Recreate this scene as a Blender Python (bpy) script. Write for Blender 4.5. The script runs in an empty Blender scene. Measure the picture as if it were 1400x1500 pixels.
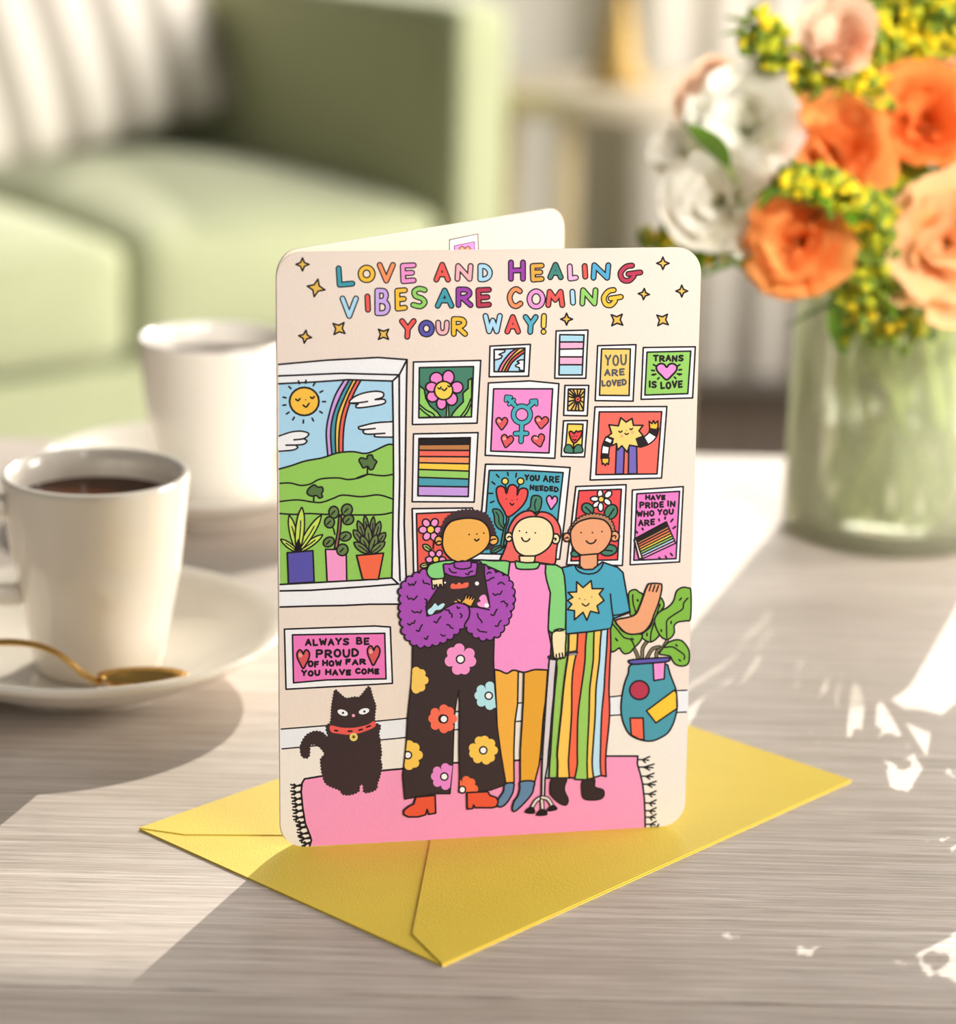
import bpy, bmesh, math, random
from math import sin, cos, pi, radians, tan, sqrt, hypot
from mathutils import Vector, Matrix
random.seed(7)
C = bpy.context.scene.collection
SC = bpy.context.scene
T = 70.0            # table top above the floor, cm

# ------------------------------------------------------------------ camera
F_PX, PITCH, ROLL, CAMH = 3657.8, .284, .0242, 31.2113
fw = Vector((0, cos(PITCH), -sin(PITCH)))
u0 = Vector((0, sin(PITCH), cos(PITCH)))
rt = Vector((1, 0, 0)) * cos(ROLL) + u0 * sin(ROLL)
up = u0 * cos(ROLL) - Vector((1, 0, 0)) * sin(ROLL)
CAM = Vector((0, 0, CAMH + T))
cd = bpy.data.cameras.new('camera')
cam = bpy.data.objects.new('camera', cd)
C.objects.link(cam)
cam.matrix_world = Matrix(((rt.x, up.x, -fw.x, 0), (rt.y, up.y, -fw.y, 0),
                           (rt.z, up.z, -fw.z, CAM.z * .01), (0, 0, 0, 1)))
cd.sensor_fit = 'HORIZONTAL'
cd.sensor_width = 36
cd.lens = 36 * F_PX / 1400
cd.clip_start = .02
cd.dof.use_dof = True
cd.dof.focus_distance = .745
cd.dof.aperture_fstop = 7.4
SC.camera = cam

def at(u, v, Y):
    """point (cm) at depth Y seen at photo position (u, v)"""
    d = fw * F_PX + rt * (u - 700) - up * (v - 750)
    return CAM + d * (Y / d.y)

# ------------------------------------------------------------------ world, sun, lights, exposure
w = bpy.data.worlds.new('world'); SC.world = w; w.use_nodes = True
w.node_tree.nodes['Background'].inputs[0].default_value = (1.0, .98, .94, 1)
w.node_tree.nodes['Background'].inputs[1].default_value = .16
SUN_AZ, SUN_EL = radians(19), radians(29)
sd = bpy.data.lights.new('sun', 'SUN'); so = bpy.data.objects.new('sun', sd); C.objects.link(so)
sd.energy = 4.0; sd.angle = radians(.15); sd.color = (1, .94, .84)
sdir = Vector((sin(SUN_AZ) * cos(SUN_EL), cos(SUN_AZ) * cos(SUN_EL), sin(SUN_EL)))
so.rotation_euler = sdir.to_track_quat('Z', 'Y').to_euler()
def area(name, loc, target, size, power, col, spread=180):
    l = bpy.data.lights.new(name, 'AREA'); o = bpy.data.objects.new(name, l); C.objects.link(o)
    l.shape = 'RECTANGLE'; l.size, l.size_y = size; l.energy = power; l.color = col; l.spread = radians(spread)
    o.location = loc
    o.rotation_euler = (Vector(loc) - Vector(target)).to_track_quat('Z', 'Y').to_euler()
area('front_fill_light', (1.45, -.55, 1.4), (0, .85, .82), (1.1, 1.1), 7.6, (1, .98, .965), 80)  # added fill beside the camera to brighten the card face
area('side_fill_light', (3.4, 2.0, 1.2), (0, 3.3, .45), (2.2, 2.0), 285, (1, .97, .93))  # added area fill from the right for sofa, cushion and curtain
area('back_fill_light', (1.25, 4.2, 1.75), (.1, 2.6, .6), (3.0, 1.5), 95, (1, .98, .95))  # added area fill at the back wall, brightens the sofa seat
area('bouquet_fill_light', (.46, .08, 1.55), (.22, 1.02, .97), (.4, .4), 1.15, (1, .985, .95), 30)  # added narrow fill aimed only at the flowers
SC.view_settings.view_transform = 'Standard'
SC.view_settings.look = 'None'
SC.view_settings.gamma = 1
SC.view_settings.use_curve_mapping = False
SC.view_settings.exposure = 0.0

# ------------------------------------------------------------------ materials
def lin(c):
    return tuple(((x / 255) / 12.92 if x / 255 <= .04045 else ((x / 255 + .055) / 1.055) ** 2.4) for x in c)
MATS = {}
def mat(name, rgb, rough=.6, metal=0, bump=0, bscale=400, spec=.5, var=0, vscale=30, trans=0, sheen=0, tl=0, coat=0, linear=False):
    if name in MATS: return MATS[name]
    m = bpy.data.materials.new(name); m.use_nodes = True
    n, l = m.node_tree.nodes, m.node_tree.links
    b = n['Principled BSDF']
    c = rgb if linear else lin(rgb)
    b.inputs['Base Color'].default_value = (*c, 1)
    b.inputs['Roughness'].default_value = rough
    b.inputs['Metallic'].default_value = metal
    b.inputs['Specular IOR Level'].default_value = spec
    if coat: b.inputs['Coat Weight'].default_value = coat; b.inputs['Coat Roughness'].default_value = .1
    if sheen: b.inputs['Sheen Weight'].default_value = sheen
    if trans: b.inputs['Transmission Weight'].default_value = trans
    tc = n.new('ShaderNodeTexCoord')
    if var:
        t = n.new('ShaderNodeTexNoise'); t.inputs['Scale'].default_value = vscale; t.inputs['Detail'].default_value = 4
        l.new(tc.outputs['Object'], t.inputs['Vector'])
        h = n.new('ShaderNodeHueSaturation'); h.inputs['Color'].default_value = (*c, 1)
        mr = n.new('ShaderNodeMapRange'); mr.inputs[1].default_value = .3; mr.inputs[2].default_value = .7
        mr.inputs[3].default_value = 1 - var; mr.inputs[4].default_value = 1 + var
        l.new(t.outputs['Fac'], mr.inputs[0]); l.new(mr.outputs[0], h.inputs['Value'])
        l.new(h.outputs[0], b.inputs['Base Color'])
    if bump:
        t = n.new('ShaderNodeTexNoise'); t.inputs['Scale'].default_value = bscale
        l.new(tc.outputs['Object'], t.inputs['Vector'])
        bp = n.new('ShaderNodeBump'); bp.inputs['Strength'].default_value = bump; bp.inputs['Distance'].default_value = .001
        l.new(t.outputs['Fac'], bp.inputs['Height']); l.new(bp.outputs[0], b.inputs['Normal'])
    if tl:   # thin sheet that lets some light through
        tr = n.new('ShaderNodeBsdfTranslucent'); tr.inputs[0].default_value = (*c, 1)
        mx = n.new('ShaderNodeMixShader'); mx.inputs[0].default_value = tl
        out = n['Material Output']
        l.new(b.outputs[0], mx.inputs[1]); l.new(tr.outputs[0], mx.inputs[2]); l.new(mx.outputs[0], out.inputs[0])
    MATS[name] = m
    return m

def wood(name, light, dark, sx=1.2, sy=42, rough=.56, bumpd=.0004, contrast=(.40, .66)):
    m = bpy.data.materials.new(name); m.use_nodes = True
    n, l = m.node_tree.nodes, m.node_tree.links
    b = n['Principled BSDF']; b.inputs['Roughness'].default_value = rough
    tc = n.new('ShaderNodeTexCoord')
    mp = n.new('ShaderNodeMapping'); mp.inputs['Scale'].default_value = (sx * 9, sy * 14, 3)
    l.new(tc.outputs['Object'], mp.inputs[0])
    a = n.new('ShaderNodeTexNoise'); a.inputs['Scale'].default_value = 1.1; a.inputs['Detail'].default_value = 9; a.inputs['Roughness'].default_value = .68
    a.inputs['Distortion'].default_value = .25
    l.new(mp.outputs[0], a.inputs['Vector'])
    r = n.new('ShaderNodeValToRGB'); e = r.color_ramp.elements
    e[0].position, e[1].position = contrast
    e[0].color = (*lin(dark), 1); e[1].color = (*lin(light), 1)
    l.new(a.outputs['Fac'], r.inputs[0])
    # fine dark pores
    mp2 = n.new('ShaderNodeMapping'); mp2.inputs['Scale'].default_value = (sx * 40, sy * 60, 10)
    l.new(tc.outputs['Object'], mp2.inputs[0])
    p = n.new('ShaderNodeTexNoise'); p.inputs['Scale'].default_value = 1; p.inputs['Detail'].default_value = 3
    l.new(mp2.outputs[0], p.inputs['Vector'])
    r2 = n.new('ShaderNodeMapRange'); r2.inputs[1].default_value = .34; r2.inputs[2].default_value = .5
    r2.inputs[3].default_value = .72; r2.inputs[4].default_value = 1
    l.new(p.outputs['Fac'], r2.inputs[0])
    # broad tone
    q = n.new('ShaderNodeTexNoise'); q.inputs['Scale'].default_value = 6; q.inputs['Detail'].default_value = 2
    mp3 = n.new('ShaderNodeMapping'); mp3.inputs['Scale'].default_value = (.5, 3, 1)
    l.new(tc.outputs['Object'], mp3.inputs[0]); l.new(mp3.outputs[0], q.inputs['Vector'])
    r3 = n.new('ShaderNodeMapRange'); r3.inputs[1].default_value = .3; r3.inputs[2].default_value = .7
    r3.inputs[3].default_value = .90; r3.inputs[4].default_value = 1.05
    l.new(q.outputs['Fac'], r3.inputs[0])
    mu = n.new('ShaderNodeMath'); mu.operation = 'MULTIPLY'; l.new(r2.outputs[0], mu.inputs[0]); l.new(r3.outputs[0], mu.inputs[1])
    h = n.new('ShaderNodeHueSaturation'); l.new(r.outputs[0], h.inputs['Color']); l.new(mu.outputs[0], h.inputs['Value'])
    l.new(h.outputs[0], b.inputs['Base Color'])
    bp = n.new('ShaderNodeBump'); bp.inputs['Strength'].default_value = .5; bp.inputs['Distance'].default_value = bumpd
    l.new(mu.outputs[0], bp.inputs['Height']); l.new(bp.outputs[0], b.inputs['Normal'])
    return m

# ------------------------------------------------------------------ object helpers (all sizes in cm)
def tag(o, label=None, cat=None, group=None, kind=None):
    if label: o['label'] = label
    if cat: o['category'] = cat
    if group: o['group'] = group
    if kind: o['kind'] = kind
    return o
def empty(name, loc, label, cat, group=None):
    o = bpy.data.objects.new(name, None); C.objects.link(o); o.location = Vector(loc) * .01
    o.empty_display_size = .01
    o['_loc'] = list(loc)
    return tag(o, label, cat, group)
ROOT = {}
def origin_of(o):
    v = Vector((0, 0, 0))
    while o is not None:
        v += o.location; o = o.parent
    return v * 100
def link(name, me, parent=None, world=(0, 0, 0)):
    o = bpy.data.objects.new(name, me); C.objects.link(o)
    if parent: o.parent = parent; o.location = (Vector(world) - origin_of(parent)) * .01
    else: o.location = Vector(world) * .01
    return o
def mesh(name, verts, faces, m, parent=None, smooth=True, base=None, idx=None, auto=None):
    """verts in world cm; the object's origin is put at base (default: its parent's origin)"""
    if base is None: base = origin_of(parent) if parent else Vector((0, 0, 0))
    base = Vector(base)
    me = bpy.data.meshes.new(name)
    me.from_pydata([tuple((Vector(v) - base) * .01) for v in verts], [], faces)
    for mm in (m if isinstance(m, list) else [m]): me.materials.append(mm)
    if idx: me.polygons.foreach_set('material_index', idx)
    me.polygons.foreach_set('use_smooth', [smooth] * len(faces))
    me.update()
    if smooth and auto: me.set_sharp_from_angle(angle=radians(auto))
    return link(name, me, parent, base)
def frombm(name, bm, m, parent=None, smooth=True, base=None, auto=None):
    bm.verts.ensure_lookup_table(); bm.verts.index_update()
    vs = [v.co.copy() for v in bm.verts]; fs = [[v.index for v in f.verts] for f in bm.faces]
    bm.free()
    return mesh(name, vs, fs, m, parent, smooth, base, auto=auto)
def boxv(x0, x1, y0, y1, z0, z1):
    v = [(x, y, z) for x in (x0, x1) for y in (y0, y1) for z in (z0, z1)]
    f = [(0, 1, 3, 2), (4, 6, 7, 5), (0, 4, 5, 1), (2, 3, 7, 6), (0, 2, 6, 4), (1, 5, 7, 3)]
    return v, f
def box(name, b, m, parent=None, bev=0, fr=None, base=None):
    v, f = boxv(*b)
    bm = bmesh.new(); vs = [bm.verts.new(p) for p in v]
    for q in f: bm.faces.new([vs[i] for i in q])
    bmesh.ops.recalc_face_normals(bm, faces=bm.faces)
    if bev: bmesh.ops.bevel(bm, geom=list(bm.edges), offset=bev, segments=3, profile=.5, affect='EDGES')
    if fr:
        for q in bm.verts: q.co = fr(q.co)
    return frombm(name, bm, m, parent, bool(bev), base, auto=40 if bev else None)
def soft(name, size, r, crown, m, fr, parent, n=14, puff=0):
    """upholstered block: size (l, w, h) from 0,0,0, rounded by r, top crowned"""
    l, w_, h = size
    bm = bmesh.new(); bmesh.ops.create_cube(bm, size=2)
    bmesh.ops.subdivide_edges(bm, edges=list(bm.edges), cuts=n, use_grid_fill=True)
    for v in bm.verts:
        p = v.co
        hx, hy, hz = l / 2, w_ / 2, h / 2
        q = Vector((p.x * hx, p.y * hy, p.z * hz))
        inn = Vector((max(-hx + r, min(hx - r, q.x)), max(-hy + r, min(hy - r, q.y)), max(-hz + r, min(hz - r, q.z))))
        d = q - inn
        if d.length > 1e-6: q = inn + d.normalized() * r
        cz = crown * (1 - p.x ** 2) * (1 - p.y ** 2) if p.z > 0 else 0
        q.z += cz * max(0, p.z)
        q.y += puff * (1 - p.x ** 2) * (1 - p.z ** 2) * p.y
        v.co = fr(q + Vector((hx, hy, hz)))
    return frombm(name, bm, m, parent, True)
def lathe(name, prof, cx, cy, z0, m, parent=None, n=96, base=None, closed=False):
    vs, fs = [], []
    k = len(prof)
    for i in range(n):
        a = 2 * pi * i / n
        for r, z in prof: vs.append((cx + r * cos(a), cy + r * sin(a), z0 + z))
    for i in range(n):
        j = (i + 1) % n
        for q in range(k - 1 + (1 if closed else 0)):
            q2 = (q + 1) % k
            fs.append((i * k + q, j * k + q, j * k + q2, i * k + q2))
    bm = bmesh.new(); bv = [bm.verts.new(v) for v in vs]
    for f in fs: bm.faces.new([bv[i] for i in f])
    bmesh.ops.remove_doubles(bm, verts=bm.verts, dist=1e-4)
    bmesh.ops.recalc_face_normals(bm, faces=bm.faces)
    return frombm(name, bm, m, parent, True, base, auto=50)
def crom(pts, closed=False, n=6):
    P = [Vector(p) for p in pts]; out = []
    k = len(P)
    if k < 3: return P
    segs = k if closed else k - 1
    for i in range(segs):
        if closed: a, b, c, d = P[(i - 1) % k], P[i], P[(i + 1) % k], P[(i + 2) % k]
        else: a, b, c, d = P[max(i - 1, 0)], P[i], P[i + 1], P[min(i + 2, k - 1)]
        for j in range(n):
            t = j / n
            out.append(.5 * ((2 * b) + (c - a) * t + (2 * a - 5 * b + 4 * c - d) * t * t + (3 * b - a - 3 * c + d) * t ** 3))
    if not closed: out.append(P[-1])
    return out
def tubev(path, rad, n=10, flat=1.0, updir=Vector((0, 0, 1))):
    P = [Vector(p) for p in path]; vs, fs = [], []
    k = len(P)
    for i, p in enumerate(P):
        t = (P[min(i + 1, k - 1)] - P[max(i - 1, 0)]).normalized()
        s = t.cross(updir)
        if s.length < 1e-3: s = t.cross(Vector((1, 0, 0)))
        s.normalize(); nn = s.cross(t)
        r = rad[i] if isinstance(rad, (list, tuple)) else rad
        for j in range(n):
            a = 2 * pi * j / n
            vs.append(p + s * cos(a) * r + nn * sin(a) * r * flat)
    for i in range(k - 1):
        for j in range(n):
            fs.append((i * n + j, i * n + (j + 1) % n, (i + 1) * n + (j + 1) % n, (i + 1) * n + j))
    fs.append(tuple(range(n))[::-1]); fs.append(tuple((k - 1) * n + j for j in range(n)))
    return vs, fs
def tube(name, path, rad, m, parent=None, n=10, flat=1.0, base=None, updir=Vector((0, 0, 1))):
    v, f = tubev(path, rad, n, flat, updir)
    return mesh(name, v, f, m, parent, True, base, auto=60)
def copy_tree(o, parent=None):
    c = o.copy(); C.objects.link(c)
    if parent: c.parent = parent
    for ch in list(o.children): copy_tree(ch, c)
    return c

# ------------------------------------------------------------------ large structure
floor_m = wood('floor_wood', (78, 62, 48), (54, 42, 32), sx=1, sy=10, rough=.45)
wall_m = mat('wall_paint', (206, 200, 188), .9, var=.02)
base_m = mat('baseboard_paint', (150, 142, 128), .7)
o = box('floor', (-300, 300, -120, 440, -4, 0), floor_m); tag(o, kind='structure')
o = box('wall_back', (-300, 300, 430, 440, 0, 84), wall_m); tag(o, kind='structure')
wf = mat('window_frame_paint', (235, 232, 225), .5)
o = box('window_1', (-300, 300, 428, 442, 84, 87), wf, bev=.5); tag(o, kind='structure')
for x in (-298, 298): box('window_frame', (x - 2.5, x + 2.5, 432, 438, 87, 290.5), wf, o, bev=.5)
box('window_frame', (-300, 300, 432, 438, 290.5, 295), wf, o, bev=.5)
o = box('wall_back', (-300, 300, 430, 440, 293.5, 354), wall_m); tag(o, kind='structure')  # unseen wall and bar over the window, added to shade the table front
o = box('baseboard_back', (-300, 300, 428, 430, 0, 9), base_m, bev=.4); tag(o, kind='structure')

# curtain hanging in soft pleats in front of the back wall
curt_m = mat('curtain_linen', (242, 235, 222), .95, tl=.35, bump=.1)
def curtain(name, x0, x1, Y, z0, z1, amp, step, label):
    vs, fs = [], []; nx = int((x1 - x0) / .8)
    for i in range(nx + 1):
        x = x0 + (x1 - x0) * i / nx
        for z in (z0, z0 + (z1 - z0) * .5, z1):
            vs.append((x, Y + amp * sin(2 * pi * x / step + .8 * sin(x * .13)) * (1.1 - .25 * (z - z0) / (z1 - z0)), z))
    for i in range(nx):
        for k in range(2): fs.append((i * 3 + k, i * 3 + 3 + k, i * 3 + 4 + k, i * 3 + 1 + k))
    o = mesh(name, vs, fs, curt_m)
    md = o.modifiers.new('thick', 'SOLIDIFY'); md.thickness = .002
    return tag(o, label, 'curtain')
curtain('curtain', 24, 110, 421, 4, 150, .6, 10, 'pale beige curtain hanging in soft pleats behind the side table and flowers')

# ------------------------------------------------------------------ dining table: boards of pale limed oak
oak = wood('limed_oak', (226, 214, 202), (188, 173, 158))
oak2 = wood('limed_oak_darker', (220, 208, 196), (180, 165, 150))
tb = empty('table', (0, 80, 0), 'pale whitewashed oak table with straight grain carrying the card, cups and vase', 'table')
for y0, y1, m in ((-8, 60.55, oak2), (60.6, 117.9, oak)):  # front board's darker tone carries a shadow band as colour
    v, f = boxv(-85, 85, y0, y1, T - 3, T)
    bm = bmesh.new(); vv = [bm.verts.new(p) for p in v]
    for q in f: bm.faces.new([vv[i] for i in q])
    bmesh.ops.recalc_face_normals(bm, faces=bm.faces)
    bmesh.ops.bevel(bm, geom=list(bm.edges), offset=.06, segments=2, affect='EDGES')
    frombm('board', bm, m, tb, False)
for sx in (-78, 78):
    for sy in (0, 110): box('leg', (sx - 3.5, sx + 3.5, sy - 3.5, sy + 3.5, 0, T - 3), oak2, tb, bev=.4)
box('apron', (-74, 74, 108.8, 111.2, T - 11, T - 3), oak2, tb, bev=.3)

# ------------------------------------------------------------------ sofa
SF = mat('sofa_velvet', (165, 168, 129), .9, bump=.3, bscale=250, sheen=.15, var=.03)
G = Vector((-44.9, 318, 0)); ea = radians(50)
E_ = Vector((sin(ea), cos(ea), 0)); D_ = Vector((-cos(ea), sin(ea), 0))
def sf(x0, y0, z0):
    return lambda p: G + E_ * (x0 + p.x) + D_ * (y0 + p.y) + Vector((0, 0, z0 + p.z))
sofa = empty('sofa', G + D_ * 40, 'sage green upholstered sofa standing behind the table, its arm at the right', 'sofa')
soft('seat_cushion', (51, 66, 16.5), 3.2, 4.6, SF, sf(.2, 0, 27.3), sofa, puff=1.5)
soft('seat_cushion', (54.5, 66, 16.5), 3.2, 4.6, SF, sf(-54.7, 0, 27.3), sofa, puff=1.5)
soft('seat_cushion', (54.5, 66, 16.5), 3.2, 4.6, SF, sf(-109.6, 0, 27.3), sofa, puff=1.5)
soft('base', (162, 74, 19), 1.5, 0, SF, sf(-110, 1.5, 8), sofa)
soft('armrest', (10.3, 82, 63.8), 2.4, 0, SF, sf(51.6, -1.5, 8), sofa)
soft('armrest', (10.3, 82, 63.8), 2.4, 0, SF, sf(-120.6, -1.5, 8), sofa)
soft('backrest', (161, 14, 70), 4, 0, SF, sf(-110, 67, 8), sofa)
legm = mat('sofa_leg_wood', (120, 90, 60), .4)
for x, y in ((-114, 5), (55, 5), (-114, 74), (55, 74)):
    lathe('leg', [(0, 0), (1.5, 0), (2.3, 8.2), (0, 8.2)], *(G + E_ * x + D_ * y).xy, 0, legm, sofa, n=20)

# striped cushion
def stripe_mat():
    m = bpy.data.materials.new('striped_linen'); m.use_nodes = True
    n, l = m.node_tree.nodes, m.node_tree.links; b = n['Principled BSDF']; b.inputs['Roughness'].default_value = .9
    tc = n.new('ShaderNodeTexCoord'); sp = n.new('ShaderNodeSeparateXYZ'); l.new(tc.outputs['Object'], sp.inputs[0])
    mu = n.new('ShaderNodeMath'); mu.operation = 'MULTIPLY_ADD'; mu.inputs[1].default_value = 2 * pi / .088; mu.inputs[2].default_value = 0.9
    l.new(sp.outputs[0], mu.inputs[0])
    s = n.new('ShaderNodeMath'); s.operation = 'SINE'; l.new(mu.outputs[0], s.inputs[0])
    r = n.new('ShaderNodeValToRGB'); e = r.color_ramp.elements
    e[0].position = .36; e[0].color = (*lin((172, 162, 148)), 1); e[1].position = .5; e[1].color = (*lin((238, 229, 216)), 1)
    mr = n.new('ShaderNodeMapRange'); mr.inputs[1].default_value = -1; mr.inputs[2].default_value = 1
    l.new(s.outputs[0], mr.inputs[0]); l.new(mr.outputs[0], r.inputs[0]); l.new(r.outputs[0], b.inputs['Base Color'])
    return m
def pillow():
    bm = bmesh.new(); N = 26
    W_, H_, D2 = 27, 25, 8
    for s in (1, -1):
        g = [[None] * (N + 1) for _ in range(N + 1)]
        for i in range(N + 1):
            for j in range(N + 1):
                u, v = 2 * i / N - 1, 2 * j / N - 1
                k = max(0, (1 - abs(u) ** 2.4) * (1 - abs(v) ** 2.4)) ** .5
                pinch = 1 - .05 * (1 - abs(v) ** 2) * abs(u) - 0
                pin2 = 1 - .05 * (1 - abs(u) ** 2) * abs(v)
                g[i][j] = bm.verts.new((u * W_ * pinch, s * D2 * k, v * H_ * pin2))
        for i in range(N):
            for j in range(N):
                q = [g[i][j], g[i + 1][j], g[i + 1][j + 1], g[i][j + 1]]
                bm.faces.new(q if s < 0 else q[::-1])
    bmesh.ops.remove_doubles(bm, verts=bm.verts, dist=.01)
    bmesh.ops.recalc_face_normals(bm, faces=bm.faces)
    o = frombm('cushion', bm, stripe_mat())
    return o
pl = pillow()
tag(pl, 'cream striped cushion leaning on the sofa back at the far left', 'cushion')

# ------------------------------------------------------------------ side table and candlestick behind
stm = mat('side_table_wood', (196, 182, 156), .7)
sleg = mat('side_table_leg', (190, 170, 130), .5)
p = at(915, 122, 385); tx, ty, tz = p
st = empty('side_table', (tx, ty, 0), 'round pale beige side table standing between the sofa and the flowers', 'side table')
lathe('table_top', [(0, 0), (20, 0), (20.8, .5), (21, 1.2), (21, 3.2), (20.5, 3.7), (0, 3.7)], tx, ty, tz - 3.7, stm, st, n=72)
for u in (748, 835, 1010):
    q = at(u, 150, 385 + (0 if u != 835 else -9))
    box('leg', (q.x - 1.5, q.x + 1.5, q.y - 1.5, q.y + 1.5, 0, tz - 3.6), sleg, st, bev=.3)
brass = mat('brass', (172, 140, 78), .5, .4)
q = at(905, 100, 383)
cs = lathe('candlestick', [(0, 0), (4.6, 0), (4.9, .5), (4.4, 1.2), (3.2, 3), (2.6, 6), (2.3, 9), (1.6, 11), (1.4, 14), (1.8, 15), (3.0, 18), (3.2, 22), (2.6, 24), (0, 24)], q.x, q.y, tz, brass, n=40)
tag(cs, 'brass candlestick with a conical foot on the round side table', 'candlestick')

# ------------------------------------------------------------------ cups, saucers, coffee, spoon
porc = mat('porcelain', (240, 232, 218), .12, spec=.6, coat=.4)
coff = mat('coffee_liquid', (84, 40, 12), .08, spec=.05)
gold = mat('gold_metal', (232, 184, 104), .22, 1)
SAUC = [(0, .25), (3.0, .25), (3.1, 0), (3.5, 0), (3.7, .3), (4.6, .55), (5.8, 1.1), (6.8, 1.75), (7.12, 1.95), (7.2, 2.1), (7.12, 2.22),
        (6.95, 2.2), (6.4, 1.9), (5.6, 1.35), (4.6, .9), (3.9, .72), (3.2, .66), (2.9, .6), (0, .6)]
def cup_prof():
    out = [(0, .15), (1.85, .15), (1.9, 0), (2.2, 0), (2.3, .12), (2.4, .7), (2.52, 1.5), (2.72, 2.5), (2.93, 3.6), (3.07, 4.8), (3.17, 5.9), (3.25, 6.85), (3.28, 7.05), (3.24, 7.17), (3.12, 7.2), (3.0, 7.12)]
    inn = [(2.93, 6.8), (2.86, 5.6), (2.75, 4.4), (2.55, 3.2), (2.3, 2.1), (2.05, 1.2), (1.6, .7), (0, .6)]
    return out + inn
def cup(cx, cy, ha, label, saucer_label, coffee_label):
    s = lathe('saucer', SAUC, cx - .55, cy + .2, T, porc, base=(cx, cy, T)); tag(s, saucer_label, 'saucer', 'saucers')
    z = T + .62
    c = empty('coffee_cup', (cx, cy, z), label, 'cup', 'coffee cups')
    lathe('cup_body', cup_prof(), cx, cy, z, porc, c)
    d = Vector((cos(ha), sin(ha), 0))
    P = [Vector((cx, cy, z)) + d * r + Vector((0, 0, h)) for r, h in ((3.0, 6.0), (3.8, 6.3), (4.7, 6.1), (5.3, 5.2), (5.2, 4.3), (4.6, 3.5), (3.8, 3.0), (2.75, 2.9))]
    tube('handle', crom(P, n=5), .42, porc, c, n=14, flat=.8, updir=Vector((-d.y, d.x, 0)))
    q = lathe('coffee', [(0, 0), (2.88, 0), (2.91, .05)], cx, cy, z + 6.15, coff, base=(cx, cy, z + 6.15))
    tag(q, coffee_label, 'coffee', 'coffee in the cups')
    return c
cup(-13.41, 84.18, radians(200), 'white porcelain coffee cup in front at the left with a gold spoon beside it',
    'white saucer under the front left cup, with the gold spoon on it', 'black coffee filling the front left cup')
cup(-11.69, 106.51, radians(20), 'white porcelain coffee cup farther back, half hidden behind the card',
    'white saucer under the farther cup, partly behind the front cup and the card', 'black coffee in the farther cup')
sp = empty('teaspoon', (-12.7, 79.2, T + 1.2), 'gold teaspoon lying on the front saucer before the cup', 'spoon')
P = crom([(-12.55, 79.2, T + 1.75), (-13.2, 79.2, T + 2.1), (-14.0, 79.25, T + 2.75), (-15.0, 79.35, T + 3.05), (-16.4, 79.5, T + 3.0), (-18.5, 79.8, T + 2.6), (-20.6, 80.0, T + 2.15), (-21.6, 80.1, T + 2.1)], n=6)
rr = [.16 + .12 * abs(i / len(P) - .25) for i in range(len(P))]
tube('handle', P, rr, gold, sp, n=10, flat=.6)
vs, fs = [], []; N, M_ = 20, 9
for side in (0, 1):
    for i in range(M_):
        t = i / (M_ - 1)
        for j in range(N):
            a = 2 * pi * j / N
            r = t
            x = -11.15 + 1.55 * r * cos(a); y = 79.2 + .8 * r * sin(a) * (1 + .12 * cos(a))
            z = T + 1.38 + .62 * r * r + .1 * side + .02 * cos(a)
            vs.append((x, y, z))
for side in (0, 1):
    o0 = side * M_ * N
    for i in range(M_ - 1):
        for j in range(N): fs.append((o0 + i * N + j, o0 + i * N + (j + 1) % N, o0 + (i + 1) * N + (j + 1) % N, o0 + (i + 1) * N + j))
for j in range(N): fs.append(((M_ - 1) * N + j, (M_ - 1) * N + (j + 1) % N, M_ * N + (M_ - 1) * N + (j + 1) % N, M_ * N + (M_ - 1) * N + j))
bm = bmesh.new(); bv = [bm.verts.new(v) for v in vs]
for f in fs:
    try: bm.faces.new([bv[i] for i in f])
    except ValueError: pass
bmesh.ops.remove_doubles(bm, verts=bm.verts, dist=1e-4); bmesh.ops.recalc_face_normals(bm, faces=bm.faces)
frombm('bowl', bm, gold, sp)

# ------------------------------------------------------------------ envelope
yel = mat('yellow_paper', (238, 208, 72), .55, bump=.12, bscale=1500, var=.015, vscale=60)
EF, EL, ER = Vector((-.67, 62.28, 0)), Vector((-10.19, 71.04, 0)), Vector((12.47, 76.31, 0))
EB = EL + ER - EF
env = empty('envelope', (1, 73, T), 'bright yellow paper envelope lying flat under the greeting card', 'envelope')
def sheet(name, pts, z0, z1, lift=None):
    n = len(pts)
    vs = [(p.x, p.y, T + z0 + (lift[i] if lift else 0)) for i, p in enumerate(pts)] + [(p.x, p.y, T + z1 + (lift[i] if lift else 0)) for i, p in enumerate(pts)]
    a = sum(pts[i].x * pts[(i + 1) % n].y - pts[(i + 1) % n].x * pts[i].y for i in range(n))
    fs = [tuple(range(n)), tuple(range(n, 2 * n))[::-1]] + [(i, (i + 1) % n, n + (i + 1) % n, n + i) for i in range(n)]
    bm = bmesh.new(); bv = [bm.verts.new(v) for v in vs]
    for f in fs: bm.faces.new([bv[i] for i in f])
    bmesh.ops.recalc_face_normals(bm, faces=bm.faces)
    return frombm(name, bm, yel, env, False)
L1, L2 = Vector((-8.75, 70.63, 0)), Vector((-5.79, 70.76, 0))
A1, B1 = Vector((-1.56, 64.1, 0)), Vector((-1.23, 70.13, 0))
sheet('front_sheet', [EF, ER, EB, EL], 0.0, .03)
sheet('side_flap', [EF, EF.lerp(EB, .5), EL], .035, .06)
M1 = A1 + (B1 - A1) * 1.35
sheet('lower_flap', [EF, ER, ER.lerp(EB, .55), M1 + Vector((.5, .3, 0)), M1, A1], .065, .095)
L3 = L1 + (L2 - L1) * 2.6
sheet('upper_flap', [EL, L1, L2, L3, ER.lerp(EB, .6), EB], .062, .09)

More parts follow.
